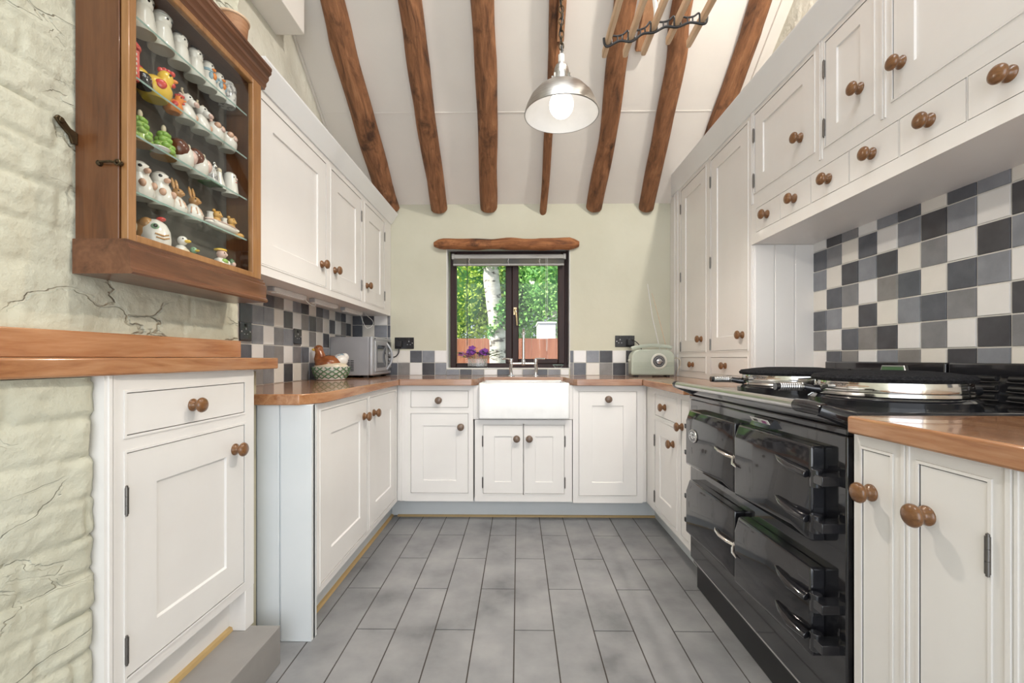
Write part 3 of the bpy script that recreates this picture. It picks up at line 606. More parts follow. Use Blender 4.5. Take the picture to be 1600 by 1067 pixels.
# towel rail
m = at(MB()); m.tube([(.725, Y1 - .02, .928), (.725, Y0 + .085, .928)], .0135, 16); m.build('towel_rail', STEEL, t)
for (ya, yb2) in ((Y1 + .0, Y1 - .03), (Y0 + .09, Y0 + .004)):
    m = at(MB()); m.tube([(.725, ya, .928), (.725, (ya + yb2) / 2, .928), (.735, yb2, .924)], [.0165, .0175, .016], 14)
    m.tube([(.728, yb2 + .008, .925), (.755, yb2, .915), (.80, yb2, .900)], [.016, .017, .022], 12); m.build('rail_bracket', ENAMEL, t)
# control plate over the right doors
m = at(MB()); m.prism([(X0 + .002, .828), (X0 - .022, .830), (X0 - .004, .858), (X0 + .002, .858)], 1.50, 1.39, 'Y'); cp = m.build('control_panel', ENAMEL, t)
m = at(MB()); m.M = m.M @ T(X0 - .0135, 1.445, .844) @ RY(57.3 - 90 + 0)
for mt_, bx in ((WHITEP, ((-.0015, -.052, -.0145), (0, .052, .0145))),):
    m.box(*bx)
m.build('face_plate', WHITEP, cp)
for mt_, rows in ((DARKGL, ((.012, .034, .002, .011), (.006, .030, -.011, -.002))), (P_RED, ((-.038, -.016, .002, .011), (-.034, -.012, -.011, -.002)))):
    m = at(MB()); m.M = m.M @ T(X0 - .0135, 1.445, .844) @ RY(57.3 - 90)
    for (a, b, c, d) in rows: m.box((-.003, a, c), (-.001, b, d))
    m.build('indicator', PETALP if mt_ is P_RED else mt_, cp)
# hotplate lids
def lid(y, x=1.10, r=.186):
    m = at(MB()); m.lathe([(r * .99, .916), (r + .012, .918), (r + .014, .932), (r + .004, .940), (r - .01, .942)], 56, T(x, y, 0)); m.build('hotplate_ring', ENAMEL, t)
    m = at(MB()); m.lathe([(r - .01, .940), (r - .002, .944), (r - .002, .952), (r - .004, .953)], 56, T(x, y, 0)); m.lathe([(r - .004, .952), (r - .002, .957), (r - .006, .982), (r - .02, .990), (0, .994)], 56, T(x, y, 0)); lo = m.build('hotplate_lid', CHROME, t)
    f = at(MB()); f.lathe([(r - .012, .982), (r + .003, .984), (r + .006, .992), (r - .002, 1.001), (r - .05, 1.008), (r * .5, 1.012), (0, 1.013)], 56, T(x, y, 0)); f.build('lid_pad', FELT, lo)
    # coil handle to the front
    xh = x - r - .005; h = at(MB()); pts = []
    for i in range(140): a = i / 139; pts.append((xh - .03 - .072 * a, y + .05 + .0105 * math.cos(a * 2 * math.pi * 11), .962 + .0105 * math.sin(a * 2 * math.pi * 11)))
    h.tube(pts, .0032, 6); h.build('coil_handle', STEEL, lo)
    h = at(MB()); h.tube([(xh + .03, y + .03, .955), (xh, y + .045, .956), (xh - .032, y + .05, .962)], [.014, .012, .010], 10); h.tube([(xh - .10, y + .05, .962), (xh - .114, y + .05, .962)], .0115, 10); h.tube([(xh - .03, y + .05, .962), (xh - .105, y + .05, .962)], .006, 8); h.build('handle_bracket', ENAMEL, lo)
    for dy in (-.05, .05): h = at(MB()); h.tube([(x + r - .01, y + dy, .955), (x + r + .03, y + dy, .955)], .014, 10); h.build('lid_hinge', ENAMEL, lo)
lid(1.35); lid(1.815)
# back splash plate with vents
m = at(MB()); m.box((1.405, Y0, .916), (1.44, 1.486, 1.034)); m.box((1.405, 1.496, .916), (1.44, Y1, 1.034)); bp_ = m.build('back_plate', ENAMEL, t, bevel=.005)
for ya, zz in ((1.38, (.989, .962, .935)), (1.255, (.989, .962, .935)), (1.14, (.989, .962, .935)), (1.85, (.996,)), (1.965, (.996,)), (1.56, (.996,))):
    for z in zz:
        q = at(MB()); q.tube([(1.404, ya - .045, z), (1.404, ya + .045, z)], .0075, 8); q.build('vent', BLACKM, bp_)
        q = at(MB()); q.tube([(1.403, ya - .052, z - .010), (1.403, ya, z - .0115), (1.403, ya + .052, z - .010)], .003, 6); q.build('vent_lip', ENAMEL, bp_)
m = at(MB()); m.prism([(1.775, .94), (1.615, .94), (1.645, 1.022), (1.745, 1.022)], 1.398, 1.406, 'X'); m.build('emblem_plate', STEEL, bp_, bevel=.002)
m = at(MB()); m.prism([(1.765, .945), (1.625, .945), (1.650, 1.017), (1.740, 1.017)], 1.396, 1.399, 'X'); m.build('emblem_enamel', P_DGRN, bp_)

# ------------------------------------------------------------------ roof timbers
def spline(pts, sub=8):
    pts = [Vector(p) for p in pts]; out = []
    for i in range(len(pts) - 1):
        p0, p1, p2, p3 = pts[max(0, i - 1)], pts[i], pts[i + 1], pts[min(len(pts) - 1, i + 2)]
        for k in range(sub):
            a = k / sub; out.append(.5 * ((2 * p1) + (p2 - p0) * a + (2 * p0 - 5 * p1 + 4 * p2 - p3) * a * a + (3 * p1 - p0 - 3 * p2 + p3) * a ** 3))
    out.append(pts[-1]); return out
def lerp_list(r, n): return [r[min(len(r) - 2, int(i / (n - 1) * (len(r) - 1)))] * (1 - (i / (n - 1) * (len(r) - 1) - min(len(r) - 2, int(i / (n - 1) * (len(r) - 1))))) + r[min(len(r) - 1, min(len(r) - 2, int(i / (n - 1) * (len(r) - 1))) + 1)] * (i / (n - 1) * (len(r) - 1) - min(len(r) - 2, int(i / (n - 1) * (len(r) - 1)))) for i in range(n)]
RAFT = [([(-.985, .80), (-.99, 1.6), (-.991, 2.353), (-.998, 2.55), (-.995, 2.784), (-.992, 3.063), (-.985, 3.412)], [.058, .062, .072, .074], 'leftmost rafter with dark knots, meeting the left wall cabinets'),
        ([(-.55, .80), (-.56, 1.6), (-.574, 2.356), (-.588, 2.596), (-.597, 2.892), (-.598, 3.20), (-.602, 3.415)], [.060, .062, .066, .064], 'second rafter from the left, smooth and brown'),
        ([(-.18, .80), (-.185, 1.6), (-.189, 2.359), (-.197, 2.789), (-.212, 3.1), (-.225, 3.415)], [.062, .062, .065, .062], 'third rafter from the left, straight, ending above the window'),
        ([(.19, .80), (.19, 1.6), (.195, 2.362), (.205, 2.606), (.200, 2.917), (.194, 3.2), (.187, 3.432)], [.034, .032, .030, .026], 'thinnest rafter, behind the pendant lamp'),
        ([(.55, .80), (.56, 1.6), (.565, 2.365), (.573, 2.595), (.590, 2.919), (.575, 3.309), (.574, 3.415)], [.062, .062, .060, .060], 'thick curved rafter right of the pendant lamp, behind the clothes airer'),
        ([(.86, .80), (.865, 1.6), (.871, 2.367), (.912, 2.598), (.939, 2.921), (.958, 3.2), (.969, 3.415)], [.052, .053, .058, .060], 'crooked rafter with a pale split sapwood edge, second from the right'),
        ([(1.25, .80), (1.26, 1.6), (1.276, 2.37), (1.289, 2.525), (1.291, 2.7), (1.289, 2.893), (1.285, 3.30)], [.056, .056, .058, .058], 'rightmost rafter, disappearing behind the right cornice')]
for k, (pts, rr, lab) in enumerate(RAFT):
    thin = k == 3; P_ = spline([(x, y, 2.175 + (3.41 - y) * .724 + (.018 if thin and y < 3 else .02 if not thin else -.01)) for x, y in pts], 6); n = len(P_)
    m = MB(); m.tube(P_, lerp_list(rr, n), 14, jit=.16); o = m.build('rafter', BEAM, ang=60); tag(o, lab, 'beam', 'old roof rafters')
m = MB(); P_ = [( -.640 + 1.098 * i / 30, 3.392, 1.911 + .003 * math.sin(i * .55)) for i in range(31)]
rs = [.018 if i == 0 else .038 if i == 1 else .020 if i == 30 else .036 if i == 29 else (.043 if i < 22 else .046) + .002 * math.sin(i * .9) for i in range(31)]
m.tube(P_, rs, 14, jit=.30); tag(m.build('lintel', LINT, ang=60), 'old timber lintel with rounded ends above the window', 'beam')
def block(name, lab, x, y0, y1, hw, th, off):
    m = MB(); m.M = T(x, y1, zc(y1)) @ RX(-35.9); L = (y1 - y0) / .81; m.box((-hw, -L, -off - th), (hw, 0, -off)); return tag(m.build(name, PINEB, bevel=.004), lab, 'block')
block('hanging_block', 'planed timber block on the ceiling beside the clothes airer', .70, 1.5, 2.58, .034, .04, 0)
block('hanging_block', 'narrow timber block beside the lamp chain under the thin rafter', .232, 1.62, 2.53, .02, .05, .02)

# ------------------------------------------------------------------ pendant lamp
t = thing('pendant_lamp', 'metal dome pendant lamp hanging on a chain, lit', 'lamp', (.163, 1.70, 1.968))
MB().lathe([(.1385, 0), (.141, .002), (.140, .006), (.133, .030), (.118, .062), (.092, .092), (.062, .110), (.038, .117), (.034, .122)], 56, cap=False).build('shade', ALU, t)
MB().lathe([(.1375, .001), (.1310, .029), (.116, .060), (.090, .089), (.060, .107), (.0, .112)], 56, cap=False).build('shade_lining', SHADEI, t)
MB().lathe([(.036, .116), (.034, .125), (.026, .178), (.022, .188), (.012, .192), (.010, .200), (.0, .202)], 28).build('neck', ALU, t)
m = MB(); 
for k in range(10): m.M = RZ(k * 36); m.box((.030, -.0015, .125), (.037, .0015, .150)); 
m.build('neck_fins', ALU, t)
MB().lathe([(.0, .200), (.011, .200), (.012, .206), (.012, .228), (.008, .232), (0, .233)], 16).build('cord_grip', WHITEP, t)
MB().ball((0, 0, .040), (.046, .046, .050), 24).build('bulb', BULB, t)
MB().lathe([(.020, .08), (.020, .112), (0, .112)], 16).build('lamp_holder', WHITEP, t)
lamp('pendant_light', 'SPOT', (.163, 1.70, 1.954), (.163, 1.70, 0), 40, (1, .90, .78), .03, angle=R(168))
m = MB(); zt_ = 1.41; L = 0
z = .262; i = 0
MB().tube([(0, 0, .23), (.003, 0, .245), (0, 0, .262)], .004, 6).build('flex', CORD, t)
while z < zt_:
    m.torus((0, 0, z), .0085, .0021, 12, 5, (RZ(90 * (i % 2)) @ RX(90) @ Matrix.Diagonal((1, 1.65, 1, 1)))); z += .0235; i += 1
m.build('chain', BRONZE, t)
m = MB(); m.tube([(.006 * math.cos(k * .9), .006 * math.sin(k * .9), .245 + 1.17 * k / 60) for k in range(61)], .0028, 6); m.build('flex', CORD, t)

# ------------------------------------------------------------------ clothes airer
t = thing('clothes_airer', 'hanging clothes airer of pine laths in black iron ends', 'airer', (.53, 1.75, 2.32))
hooks = [(.350, 2.283), (.440, 2.301), (.527, 2.335), (.618, 2.355), (.716, 2.366)]
for k, (x, z) in enumerate(hooks):
    m = MB(); m.M = T(x - .53, 0, z - 2.32 - .012) ; y1 = (.085, .11, .15, .115, .15)[k]
    m.prism([(-.010, 0), (.010, 0), (.010, .034), (-.010, .034)], -1.25, y1, 'Y'); m.build('lath', LATH, t, bevel=.006, seg=3)
def rack(y, nm):
    m = MB()
    low = [(hooks[0][0] - .017, hooks[0][1] + .012), (hooks[0][0] - .014, hooks[0][1] - .012), (hooks[0][0], hooks[0][1] - .020)]
    for a, b in zip(hooks, hooks[1:]): low += [((a[0] + b[0]) / 2, (a[1] + b[1]) / 2 - .008), (b[0], b[1] - .020)]
    low += [(hooks[-1][0] + .014, hooks[-1][1] - .012), (hooks[-1][0] + .017, hooks[-1][1] + .008)]
    m.tube(spline([(x - .53, y, z - 2.32) for x, z in low], 5), .0048, 8)
    for a, b in zip(hooks, hooks[1:]):
        up = [(a[0] + .013, a[1] - .016), (a[0] + .014, a[1] + .018), ((a[0] * .6 + b[0] * .4), (a[1] * .6 + b[1] * .4) + .012), ((a[0] * .35 + b[0] * .65), (a[1] * .35 + b[1] * .65) + .014), (b[0] - .014, b[1] + .022), (b[0] - .013, b[1] - .016)]
        m.tube(spline([(x - .53, y, z - 2.32) for x, z in up], 4), .0036, 8)
        for f in (.40, .60): 
            x = a[0] * (1 - f) + b[0] * f; z = a[1] * (1 - f) + b[1] * f - 2.32; m.tube([(x - .53, y, z + .013), (x - .53, y, z - .010)], .003, 6)
    return m.build('rack_end', BLACKM, t)
rack(0, ''); rack(-1.05, '')
for y in (0, -1.05):
    MB().tube(spline([(0, y, .03), (.006, y, .07), (.0, y, .11), (-.004, y, .15)], 4), .009, 8, jit=.3).build('rope_knot', WCORD, t)
    MB().tube([(-.004, y, .14), (0, y, .18), (.002, y, .35), (.004, y, 1.02)], .0045, 8).build('rope', WCORD, t)
    MB().tube([(0.0, y, .165), (0.0, y, .23)], .007, 8).build('hook', BLACKM, t)

# ------------------------------------------------------------------ window, blind
t = thing('window_1', None, None, (-.076, 3.49, .968)); t['kind'] = 'structure'
def wl(m): m.M = T(.076, -3.49, -.968); return m
yf = 3.495
m = wl(MB())
for a, b in (((-.533, .972), (-.486, 1.881)), ((.338, .972), (.386, 1.881)), ((-.486, .968), (.338, 1.008)), ((-.486, 1.835), (.338, 1.885)), ((-.100, 1.008), (-.048, 1.835))):
    m.box((a[0], yf, a[1]), (b[0], yf + .065, b[1]))
m.build('window_frame', MAHOG, t, bevel=.005)
m = wl(MB())
for a, b in (((-.050, 1.004), (.002, 1.84)), ((.308, 1.004), (.362, 1.84)), ((.002, 1.004), (.308, 1.042)), ((.002, 1.80), (.308, 1.84))): m.box((a[0], yf - .014, a[1]), (b[0], yf + .04, b[1]))
m.build('opening_sash', MAHOG, t, bevel=.006)
m = wl(MB()); m.box((.372, yf - .02, 1.0), (.386, yf, 1.881)); m.build('jamb_bead', MAHOG, t, bevel=.003)
for (a, b) in (((-.486, 1.008), (-.100, 1.835)), ((.002, 1.042), (.308, 1.80))):
    m = wl(MB()); m.box((a[0], yf + .02, a[1]), (b[0], yf + .024, b[1])); m.build('pane', WINGL, t)
m = wl(MB()); m.box((-.037, yf - .019, 1.385), (-.014, yf - .013, 1.44)); m.tube([(-.026, yf - .02, 1.42), (-.026, yf - .04, 1.42), (-.020, yf - .045, 1.41), (-.014, yf - .044, 1.36), (-.010, yf - .04, 1.30)], [.009, .010, .009, .0075, .007], 10); m.build('window_handle', BRASS, t)
t = thing('venetian_blind', 'grey venetian blind gathered up at the top of the window', 'blind', (-.074, 3.45, 1.80))
m = MB(); m.box((-.432, -.018, .010), (.432, .018, .044)); m.build('head_rail', GREYBL, t, bevel=.004)
for sx in (-.438, .418): MB().box((sx, -.021, .006), (sx + .02, .02, .048)).build('bracket', GREYBL, t, bevel=.002)
for k in range(6):
    m = MB(); z = -.022 + .0052 * k; m.add([(-.428, -.013, z - .001), (.424, -.013, z - .001), (.424, 0, z + .002), (-.428, 0, z + .002), (.424, .013, z - .001), (-.428, .013, z - .001), (-.428, -.013, z), (.424, -.013, z), (.424, 0, z + .003), (-.428, 0, z + .003), (.424, .013, z), (-.428, .013, z)], [(0, 1, 2, 3), (3, 2, 4, 5), (6, 7, 8, 9), (9, 8, 10, 11), (0, 1, 7, 6), (5, 4, 10, 11)]); m.build('slat', GREYBL, t)
m = MB(); m.box((-.428, -.014, -.042), (.424, .014, -.026)); m.build('bottom_rail', GREYBL, t, bevel=.004)
for x in (-.30, 0, .24): MB().tube([(x, -.0165, .01), (x - .006, -.019, -.01), (x + .004, -.018, -.044)], .0016, 6).build('ladder_cord', WHITEP, t)
MB().tube([(-.318, -.022, .015), (-.318, -.024, -.3), (-.317, -.024, -.655)], .0028, 6).build('tilt_wand', DARKGL, t)
for dx in (0, .012): MB().tube([(.285 + dx, -.021, .015), (.283 + dx, -.022, -.35), (.286 + dx * .5, -.022, -.70)], .0012, 5).build('pull_cord', WHITEP, t)

# ------------------------------------------------------------------ outside
m = MB(); m.box((-14, 3.75, -.5), (14, 22, -.4)); struct(m.build('ground', LAWN))
t = thing('garden_fence', 'red-brown close-boarded garden fence seen through the window', 'fence', (0, 8, -.4))
m = MB(); x = -6
while x < 6: m.box((x, 0, 0), (x + .142, .018 + .006 * (int(x * 7) % 2), 1.79 + .008 * rnd.random())); x += .145
m.build('boards', FENCE, t, bevel=.003)
for z in (.4, 1.5): MB().box((-6, .02, z), (6, .06, z + .09)).build('rail', FENCE, t)
t = thing('white_outbuilding', 'small white rendered outbuilding behind the garden fence', 'shed', (.55, 8.7, -.4))
MB().box((-.16, 0, 0), (.17, .9, 2.12)).build('walls', SHEDW, t); MB().box((-.18, -.02, 2.12), (.19, .92, 2.15)).build('roof', SHEDW, t)
def leaves(m, c, r, n, size, seed, shell=.55, m0=0):
    g = random.Random(seed)
    for _ in range(n):
        d = Vector((g.gauss(0, 1), g.gauss(0, 1), g.gauss(0, 1))).normalized(); q = shell + (1 - shell) * g.random() ** .6
        nz = 1 + .25 * noise.noise(d * 2.2 + Vector((seed, 0, 0)))
        p = Vector(c) + Vector((d.x * r[0], d.y * r[1], d.z * r[2])) * q * nz
        a = Vector((g.gauss(0, 1), g.gauss(0, 1), g.gauss(0, .7))).normalized(); b = a.cross(Vector((g.gauss(0, 1), g.gauss(0, 1), g.gauss(0, 1)))).normalized(); L = size * (.6 + .8 * g.random()); W = L * .34
        m.m = m0 + g.randrange(2); m.add([p, p + a * L * .5 + b * W, p + a * L, p + a * L * .5 - b * W], [(0, 1, 2, 3)])
def tree(name, label, base, c, r, n, mats, seed, size=.12):
    t = thing(name, label, 'tree', base, 0, 'trees beyond the garden fence'); B = Vector(base)
    m = MB(); m.tube([(0, 0, 0), ((c[0] - base[0]) * .5, 0, (c[2] - base[2]) * .5), tuple(Vector(c) - B)], [.14, .11, .05], 8); m.build('trunk', BIRCH, t)
    m = MB(); leaves(m, Vector(c) - B, r, n, size, seed); m.build('foliage', mats, t)
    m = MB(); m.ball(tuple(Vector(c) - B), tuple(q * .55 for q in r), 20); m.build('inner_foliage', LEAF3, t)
tree('leafy_tree', 'sunlit yellow-green tree filling the left window pane', (-1.6, 10.2, -.4), (-1.5, 10.2, 2.7), (1.3, 1.0, 2.1), 9500, [LEAF1, LEAF1], 1, .085)
tree('leafy_tree', 'mid green tree filling the right window pane', (.9, 9.9, -.4), (.75, 10.2, 3.0), (1.25, .9, 1.9), 10500, [LEAF2, LEAF2], 2, .075)
tree('leafy_tree', 'green tree behind the birch trunk in the middle of the window', (-.4, 11.4, -.4), (-.35, 11.4, 2.8), (1.5, .9, 2.3), 9500, [LEAF2, LEAF1], 3, .085)
tree('leafy_tree', 'tree at the right edge of the garden view', (2.7, 10.6, -.4), (2.7, 10.6, 2.8), (1.6, 1.0, 2.3), 4200, [LEAF2, LEAF2], 4)
tree('leafy_tree', 'tree at the left edge of the garden view', (-3.8, 10.6, -.4), (-3.8, 10.6, 2.8), (1.7, 1.0, 2.3), 4200, [LEAF1, LEAF2], 5)
t = thing('birch_tree', 'pale birch trunk with ivy standing in front of the fence', 'tree', (-.24, 6, -.4))
m = MB(); m.tube(spline([(0.02, 0, 0), (-.03, 0, 1.2), (-.05, 0, 1.9), (-.13, 0, 2.6), (-.15, .05, 3.6), (-.22, .1, 5)], 8), lerp_list([.13, .112, .11, .108, .10, .08], 41), 16, jit=.10); m.build('trunk', BIRCH, t, ang=70)
m = MB()
for (c, r, n) in (((.0, -.05, 2.02), (.10, .12, .24), 420), ((-.10, -.06, 1.82), (.08, .08, .10), 120), ((-.15, -.03, 2.75), (.22, .16, .16), 480), ((.10, 0, 2.5), (.06, .1, .35), 150)): leaves(m, c, r, n, .055, int(c[2] * 100), .3)
m.build('ivy', [LEAF3, LEAF2], t)

# ------------------------------------------------------------------ figurine case
t = thing('display_case', 'old mahogany wall case with glass door full of pottery figurines', 'display case', (XS, 1.265, 1.24))
def dc(m): m.M = T(-XS, -1.265, -1.24); return m
cx0, cx1, cy0, cy1, cz0, cz1 = XS + .004, -.905, 1.002, 1.532, 1.24, 2.05
m = dc(MB()); m.box((cx0, cy0, 1.25), (cx1, cy0 + .018, cz1)); m.box((cx0, cy1 - .018, 1.25), (cx1, cy1, cz1)); m.box((cx0, cy0, 1.25), (cx1, cy1, 1.315)); m.box((cx0, cy0, 1.985), (cx1, cy1, cz1)); m.build('carcass', CABW, t, bevel=.002)
m = dc(MB()); m.box((cx0 + .002, cy0 + .018, 1.315), (cx0 + .010, cy1 - .018, 1.985)); m.build('back_lining', INNERD, t)
m = dc(MB()); a, b, c, d = 1.004, 1.530, 1.318, 1.998; s1, s2, bt, tp = 1.0265, 1.482, 1.336, 1.966
m.box((-.903, a, c), (-.885, s1, d)); m.box((-.903, s2, c), (-.885, b, d)); m.box((-.903, s1, c), (-.885, s2, bt)); m.box((-.903, s1, tp), (-.885, s2, d)); do = m.build('door', CABL, t, bevel=.0025)
m = dc(MB()); m.box((-.896, s1, bt), (-.893, s2, tp)); m.build('pane', CABGL, do)
m = dc(MB()); 
m.prism([(cx0, 1.24), (-.872, 1.24), (-.868, 1.244), (-.868, 1.250), (-.874, 1.256), (-.874, 1.298), (-.878, 1.302), (-.878, 1.309), (-.884, 1.313), (-.884, 1.319), (cx0, 1.319)], .996, 1.540, 'Y'); m.build('base_moulding', CABX, t)
m = dc(MB()); m.prism([(cx0, 1.984), (-.884, 1.984), (-.8835, 1.990), (-.879, 1.995), (-.879, 2.004), (-.8785, 2.006), (-.870, 2.016), (-.870, 2.026), (-.8695, 2.028), (-.861, 2.036), (-.861, 2.046), (-.859, 2.048), (-.859, 2.056), (cx0, 2.056)], .985, 1.550, 'Y'); m.build('cornice', CABX, t)
for zs in (1.863, 1.719, 1.581, 1.446):
    m = dc(MB()); m.box((-.985, cy0 + .02, zs - .005), (-.909, cy1 - .045, zs)); sh = m.build('shelf', SHELFG, t)
    m = dc(MB()); m.box((-.9088, cy0 + .02, zs - .005), (-.9082, cy1 - .045, zs)); m.build('shelf_edge', SHELFE, sh)
m = dc(MB()); m.tube([(-.945, .999, 1.49), (-.938, .992, 1.49), (-.915, .992, 1.491), (-.905, .995, 1.490)], .0028, 8); m.lathe([(0, 0), (.007, 0), (.006, .006), (0, .008)], 12, T(-.947, 1.002, 1.49) @ RX(90)); m.lathe([(0, 0), (.006, 0), (.006, .005), (0, .007)], 12, T(-.900, 1.002, 1.489) @ RX(90)); m.torus((-.900, .992, 1.489), .006, .0018, 14, 6, RX(90)); m.build('hook_latch', BRONZE, t)
m = dc(MB()); m.prism([(.952, 1.570), (.958, 1.578), (.968, 1.577), (.985, 1.562), (1.001, 1.558), (1.001, 1.532), (.990, 1.530), (.984, 1.545), (.962, 1.560)], -1.004, -.998, 'X'); m.lathe([(.003, 0), (.006, 0), (.006, .004), (.003, .004)], 14, T(-.998, .963, 1.569) @ RY(90)); m.build('wall_bracket', BRONZE, t, bevel=.001)
t = thing('tan_bowl', 'small tan bowl standing on top of the figurine case', 'bowl', (-.935, 1.448, 2.0565))
m = MB(); m.lathe([(.034, 0), (.044, .04), (.049, .094), (.047, .094), (.042, .042), (.032, .004), (0, .004)], 28); m.build('bowl', PINEB, t); m = MB(); m.torus((0, 0, .094), .049, .004, 28, 8); m.build('rim', LATH, t)

# figurines: shapes face +X (into the room)
def fig(name, label, y, z, parts, x=-.945, rot=0, sc=1.0, group='pottery figurines in the case', cat='figurine'):
    t = thing(name, label, cat, (x, y, z + .0006), rot, group)
    for nm, mat, prims in parts:
        m = MB(); m.M = Matrix.Scale(sc, 4)
        for p in prims:
            if p[0] == 'l': m.lathe(p[1], 24, p[2] if len(p) > 2 else None)
            elif p[0] == 's': m.ball(p[1], p[2], 16, Matrix.Rotation(R(p[3]), 3, p[4]) if len(p) > 3 else None)
            elif p[0] == 't': m.tube(p[1], p[2], 8)
            elif p[0] == 'b': m.box(p[1], p[2])
        m.build(nm, mat, t)
    return t
def foot(r): return ('base_ring', P_BISQ, [('l', [(0, .0002), (r * .62, .0002), (r * .62, .0012), (0, .0012)])])
def ghost(lab, y, z, sc, face, r=.026, hat=P_BLK):
    body = [(0, 0), (r, 0), (r * 1.06, .004), (r * 1.02, .015), (r * .86, .045), (r * .80, .058), (r * .70, .066), (r * .78, .072), (r * .80, .082), (r * .66, .094), (r * .38, .101), (0, .103)]
    ps = [('body', P_WHITE, [('l', body)]), foot(r)]
    if face == 'brim': ps += [('hat_band', P_GREY, [('l', [(r * .80, .083), (r * .86, .086), (r * .80, .089)])]), ('button', P_BLK, [('s', (r * .76, .008, .078), .003), ('s', (r * .76, -.006, .078), .003)])]
    if face == 'hair': ps += [('hair', P_BLK, [('t', [(r * .1, .02 * math.cos(a), .1 + 0 * a), (r * .65, .018 * math.cos(a), .092)], .0022) for a in (0, .8, 1.6, 2.4, 3.1)]), ('eyes', P_BLK, [('s', (r * .80, .007, .080), .0026), ('s', (r * .80, -.007, .080), .0026)])]
    if face == 'bib': ps += [('beak', P_ORG, [('s', (r * .82, 0, .070), (.008, .008, .006))]), ('scarf', P_BLUE, [('l', [(r * .74, .060), (r * .86, .062), (r * .84, .070), (r * .74, .071)])]), ('eyes', P_BLK, [('s', (r * .80, .007, .082), .0026), ('s', (r * .80, -.007, .082), .0026)]), ('wing', P_BLUE, [('s', (r * .75, .012, .045), (.008, .007, .014)), ('s', (r * .75, -.012, .045), (.008, .007, .014))]), ('carrot', P_ORG, [('s', (r * .92, 0, .048), (.006, .009, .012))])]
    return fig('figurine', lab, y, z, ps, sc=sc)
S1, S2, S3, S4, S0 = 1.863, 1.719, 1.581, 1.446, 1.316
fig('pottery_jar', 'dark brown lidded jar at the near end of the top shelf', 1.055, S1, [('body', P_TAN, [('l', [(0, 0), (.02, 0), (.026, .02), (.022, .05), (.016, .06), (0, .06)])]), ('lid', P_CREAM, [('l', [(.018, .058), (.02, .064), (.006, .072), (0, .078)])])], cat='jar')
ghost('large white capped figurine nearest the near end of the top shelf', 1.112, S1, 1.0, 'brim', .029)
ghost('large white capped figurine, the second of the two on the top shelf', 1.172, S1, 1.0, 'brim', .029)
ghost('white figurine with black hair strokes, next to the large capped pair on the top shelf', 1.235, S1, .86, 'hair', .030)
ghost('white figurine with black hair strokes, next to the blue-bibbed pair', 1.295, S1, .86, 'hair', .030)
ghost('white bird figurine with blue and orange bib, nearer one of the pair', 1.348, S1, .84, 'bib', .029)
ghost('white bird figurine with blue and orange bib beside the silver facetted one', 1.395, S1, .80, 'bib', .028)
fig('figurine', 'silver and white facetted crackle block at the far end of the top shelf', 1.44, S1, [('body', P_CRACK, [('l', [(0, 0), (.024, 0), (.026, .012), (.027, .06), (.018, .078), (0, .084)], Matrix.Identity(4))]), foot(.026)], cat='figurine')
fig('telephone_box_shaker', 'red telephone box shaker at the near end of the second shelf', 1.062, S2, [('body', P_RED, [('b', (-.02, -.022, 0), (.02, .022, .082)), ('l', [(.031, .080), (.033, .084), (.033, .088), (.026, .098), (0, .102)])]), ('glazing', P_WHITE, [('b', (.0195, -.016, .016 + .012 * k), (.0206, .016, .022 + .012 * k)) for k in range(5)])], sc=.95, rot=-20, cat='shaker')
fig('pepper_pot', 'squat black spotted pot beside the red telephone box shaker', 1.098, S2, [('body', P_BLK, [('l', [(0, 0), (.017, 0), (.019, .006), (.017, .028), (.012, .034), (0, .036)])]), ('spot', P_WHITE, [('s', (.017 * math.cos(a), .017 * math.sin(a), z), .0014) for a in (-.9, -.4, .1, .6, 1.1) for z in (.012, .022)])], x=-.93, cat='pot')
def hen(lab, y, z, sc, m1, m2, rot=-35):
    fig('hen_figurine', lab, y, z, [('body', m1, [('l', [(0, 0), (.026, 0), (.035, .012), (.038, .028), (.033, .044), (.020, .055), (0, .060)]), ('s', (.022, 0, .060), (.018, .017, .022)), ('s', (-.030, 0, .048), (.022, .018, .024))]), ('comb', P_RED, [('s', (.012 + .008 * k, 0, .083 - .002 * abs(k - 1)), .007) for k in range(4)] + [('s', (.038, 0, .050), .006)]), ('beak', P_ORG, [('s', (.040, 0, .062), (.009, .005, .005))]), ('spots', m2, [('s', (.012, .033, .030), (.013, .006, .012)), ('s', (.012, -.033, .030), (.013, .006, .012)), ('s', (-.03, 0, .068), (.009, .01, .008))]), ('eyes', P_BLK, [('s', (.032, .014, .068), .003), ('s', (.032, -.014, .068), .003)]), foot(.026)], sc=sc, rot=rot)
hen('large yellow hen figurine with red comb and spots', 1.150, S2, 1.02, P_YEL, P_RED, 40); hen('small orange chick figurine lying beside the yellow hen', 1.212, S2, .62, P_ORG, P_RED, 30)
def cow(lab, y):
    fig('cow_figurine', lab, y, S2, [('body', P_WHITE, [('l', [(0, 0), (.024, 0), (.027, .006), (.026, .022), (.018, .042), (.011, .05), (0, .052)]), ('s', (.004, 0, .062), (.017, .014, .017)), ('s', (.018, 0, .054), (.014, .012, .010), 20, 'Y')]), ('horns', P_CREAM, [('t', [(0, .008, .074), (-.002, .014, .082), (0, .014, .088)], .003), ('t', [(0, -.008, .074), (-.002, -.014, .082), (0, -.014, .088)], .003)]), ('ears', P_PINK, [('s', (-.002, .018, .068), (.004, .008, .004)), ('s', (-.002, -.018, .068), (.004, .008, .004))]), ('muzzle', P_PINK, [('s', (.030, 0, .049), (.006, .010, .007))]), ('eyes', P_BLK, [('s', (.017, .008, .066), .0024), ('s', (.017, -.008, .066), .0024)]), ('patch', P_PEACH, [('s', (.020, .012, .018), (.008, .008, .009))]), foot(.024)], sc=1.0, rot=8)
